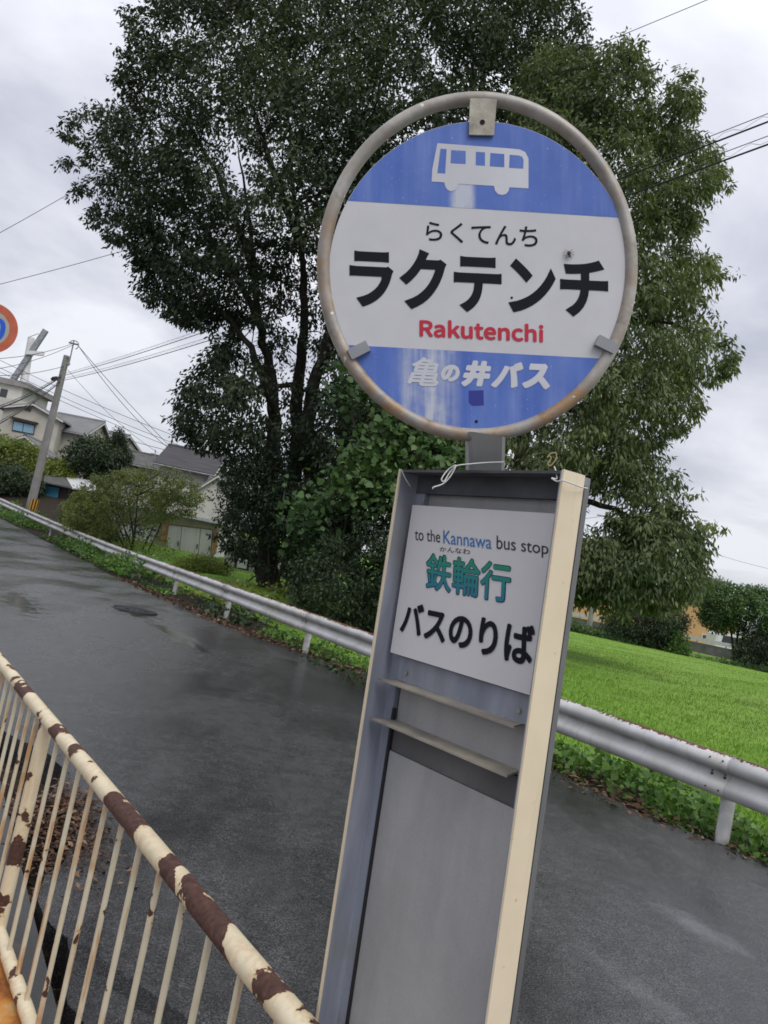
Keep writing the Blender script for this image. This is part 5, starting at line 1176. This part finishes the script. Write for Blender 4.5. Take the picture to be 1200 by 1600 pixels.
# low wall with steel rail along the lane
lw = thing('roadside_rail', pa - np.array([0, .4, 0]), 'grey low wall with a steel rail along the far lane', 'guardrail'); m = MB()
o2 = np.array([pa[0], pa[1] - .3, .45]) - d_ * 20; m.box(o2, d_ * 80, np.array([0, .2, 0]), np.array([0, 0, .85])); m.build('wall', M['wall_grey'], lw)
m = MB(); m.box(o2 + np.array([0, -.08, .95]), d_ * 80, np.array([0, .06, 0]), np.array([0, 0, .25])); m.build('rail_beam', M['zinc'], lw)
for k in range(0, 40): m = MB(); m.tube([o2 + d_ * (2 * k + .5) + np.array([0, .03, .84]), o2 + d_ * (2 * k + .5) + np.array([0, .03, 1.22])], .05, 8); m.build('post', M['zinc'], lw)
# vehicles
def vehicle(name, c, yaw, Lc, Wc, H, prof, wins, label, cat, z0):
    t = thing(name, (c[0], c[1], z0), label, cat); ex = np.array([math.cos(yaw), math.sin(yaw), 0]); ey = np.array([-math.sin(yaw), math.cos(yaw), 0]); o = np.array([c[0], c[1], z0])
    pt = lambda x, y, z: o + ex * x * Lc + ey * y * Wc + np.array([0, 0, z * H])
    m = MB(); n = len(prof); rows = [(-.5, .93), (-.47, 1), (.47, 1), (.5, .93)]; vs = [pt((x - .5) * k_, yy, z) for yy, k_ in rows for x, z in prof]
    fs = [(r * n + i, r * n + (i + 1) % n, (r + 1) * n + (i + 1) % n, (r + 1) * n + i) for r in range(3) for i in range(n)] + [tuple(range(n))[::-1], tuple(range(3 * n, 4 * n))]
    m.add(vs, fs); m.build('body', M['white_metal'], t)
    for w in wins:
        for sd in (-1, 1):
            m = MB(); m.poly([pt((x - .5) * .93, sd * .505, z) for x, z in w], -ey * sd * .03); m.build('window', M['glass'], t)
    wsn = [pt((x - .5), yy, z) for x, yy, z in ((prof[3][0] - .005, -.4, prof[3][1] + .02), (prof[3][0] - .005, .4, prof[3][1] + .02), (prof[4][0] - .005, .36, prof[4][1] - .02), (prof[4][0] - .005, -.36, prof[4][1] - .02))]
    m = MB(); m.poly(wsn, -ex * .03); m.build('windscreen', M['glass'], t)
    for x in (.2, .8):
        for sd in (-1, 1):
            m = MB(); q = pt(x - .5, sd * .46, 0) + np.array([0, 0, .3]); m.tube([q - ey * .1, q + ey * .1], .3, 16); w_ = m.build('wheel', M['tyre'], t); m = MB(); m.tube([q - ey * .11, q + ey * .11], .17, 12); m.build('rim', M['grey_metal'], w_)
    for sd in (-.34, .34):
        m = MB(); m.poly([pt(-.505, sd + a, z) for a, z in ((-.09, .38), (.09, .38), (.09, .47), (-.09, .47))], ex * .04); m.build('headlight', M['curtain'], t)
van = [(0, .14), (0, .42), (.02, .5), (.05, .56), (.16, .93), (.24, 1), (.95, 1), (.99, .9), (1, .5), (1, .14)]
cp = aty(1153, 1014, 56); vehicle('van', cp, math.atan2(d_[1], d_[0]) + math.pi, 4.2, 1.7, 1.75, van, ([(.14, .56), (.33, .56), (.33, .9), (.22, .9)], [(.36, .56), (.62, .56), (.62, .9), (.36, .9)], [(.65, .56), (.93, .56), (.91, .9), (.65, .9)]), 'white van on the far lane before the orange building', 'van', .58)
car = [(0, .2), (0, .45), (.03, .52), (.22, .62), (.36, .97), (.46, 1), (.7, .98), (.88, .66), (1, .58), (1, .2)]
cp = aty(1206, 1042, 50); vehicle('car', cp, math.atan2(d_[1], d_[0]) + math.pi - .5, 3.9, 1.65, 1.45, car, ([(.3, .62), (.5, .62), (.5, .93), (.4, .93)], [(.53, .62), (.78, .62), (.68, .92), (.53, .93)]), 'white car at the right edge below the round crowned tree', 'car', .55)
fp = aty(943, 850, 48); pl2 = thing('utility_pole', (fp[0], 48, .5), 'thin distant utility pole seen through the light green tree', 'utility pole'); m = MB(); top = aty(949, 800, 48); m.tube([(fp[0] - (top[0] - fp[0]) * .3, 48, .4), fp, top], [.17, .15, .12], 10); m.build('pole', M['pole_conc'], pl2)
m = MB(); m.tube([top + np.array([-.6, 0, -.3]), top + np.array([.6, 0, -.3])], .05, 6); m.build('cross_arm', M['grey_metal'], pl2)
cable(top, aty(1290, 905, 60), .6, .010, 'far thin wire behind the light green tree to the right'); cable(aty(870, 812, 46), top + np.array([0, 0, -.2]), .1, .012, 'short far wire left of the distant utility pole')

# ---------------------------------------------------------------- SPEED LIMIT SIGN at the left edge
YT = 8.0; rpx = 40.5; sc2 = aty(-16, 512, YT)
kd = (sc2 - CAM) @ FW / FPX; n_f = unit(np.array([.25, -1, 0])); ax_ = np.array([-n_f[1], n_f[0], 0]); ax_ = unit(np.cross([0, 0, 1], -n_f)); az_ = np.array([0, 0, 1.0])
ax_ = unit(np.cross(-n_f, az_)) if np.dot(np.cross(-n_f, az_), RT) > 0 else -unit(np.cross(-n_f, az_))
ts = thing('speed_limit_sign', (sc2[0], sc2[1], 0), 'red rimmed round speed limit sign cut by the left edge', 'road sign')
R_ = rpx * kd
def tdisc(r, off, a=0, zc=0): return [sc2 + n_f * off + ax_ * (r * math.cos(t)) + az_ * (r * math.sin(t)) for t in np.linspace(0, 2 * math.pi, 65)[:-1]]
m = MB(); m.poly(tdisc(R_, .0), -n_f * .004); pl_ = m.build('sign_plate', M['sign_red'], ts)
m = MB(); m.poly(tdisc(R_ * .70, .002), -n_f * .001); m.build('inner_disc', M['sign_shaded'], pl_)
v, f = text_geom('30', .03); m = MB(); m.add([sc2 + n_f * .004 + ax_ * ((a - .5) * R_ * 1.12) + az_ * ((b - .5) * R_ * .9) for a, b in v], f); m.build('lettering', M['sign_blue'], pl_)
m = MB(); q = sc2 - n_f * .05; m.tube([np.array([q[0], q[1], 0]), q + az_ * R_ * .9], .035, 12); m.build('pole', M['zinc'], ts)
m = MB(); m.box(q + ax_ * -.05 + az_ * -.03, ax_ * .1, n_f * .046, az_ * .06); m.build('bracket', M['grey_metal'], ts)
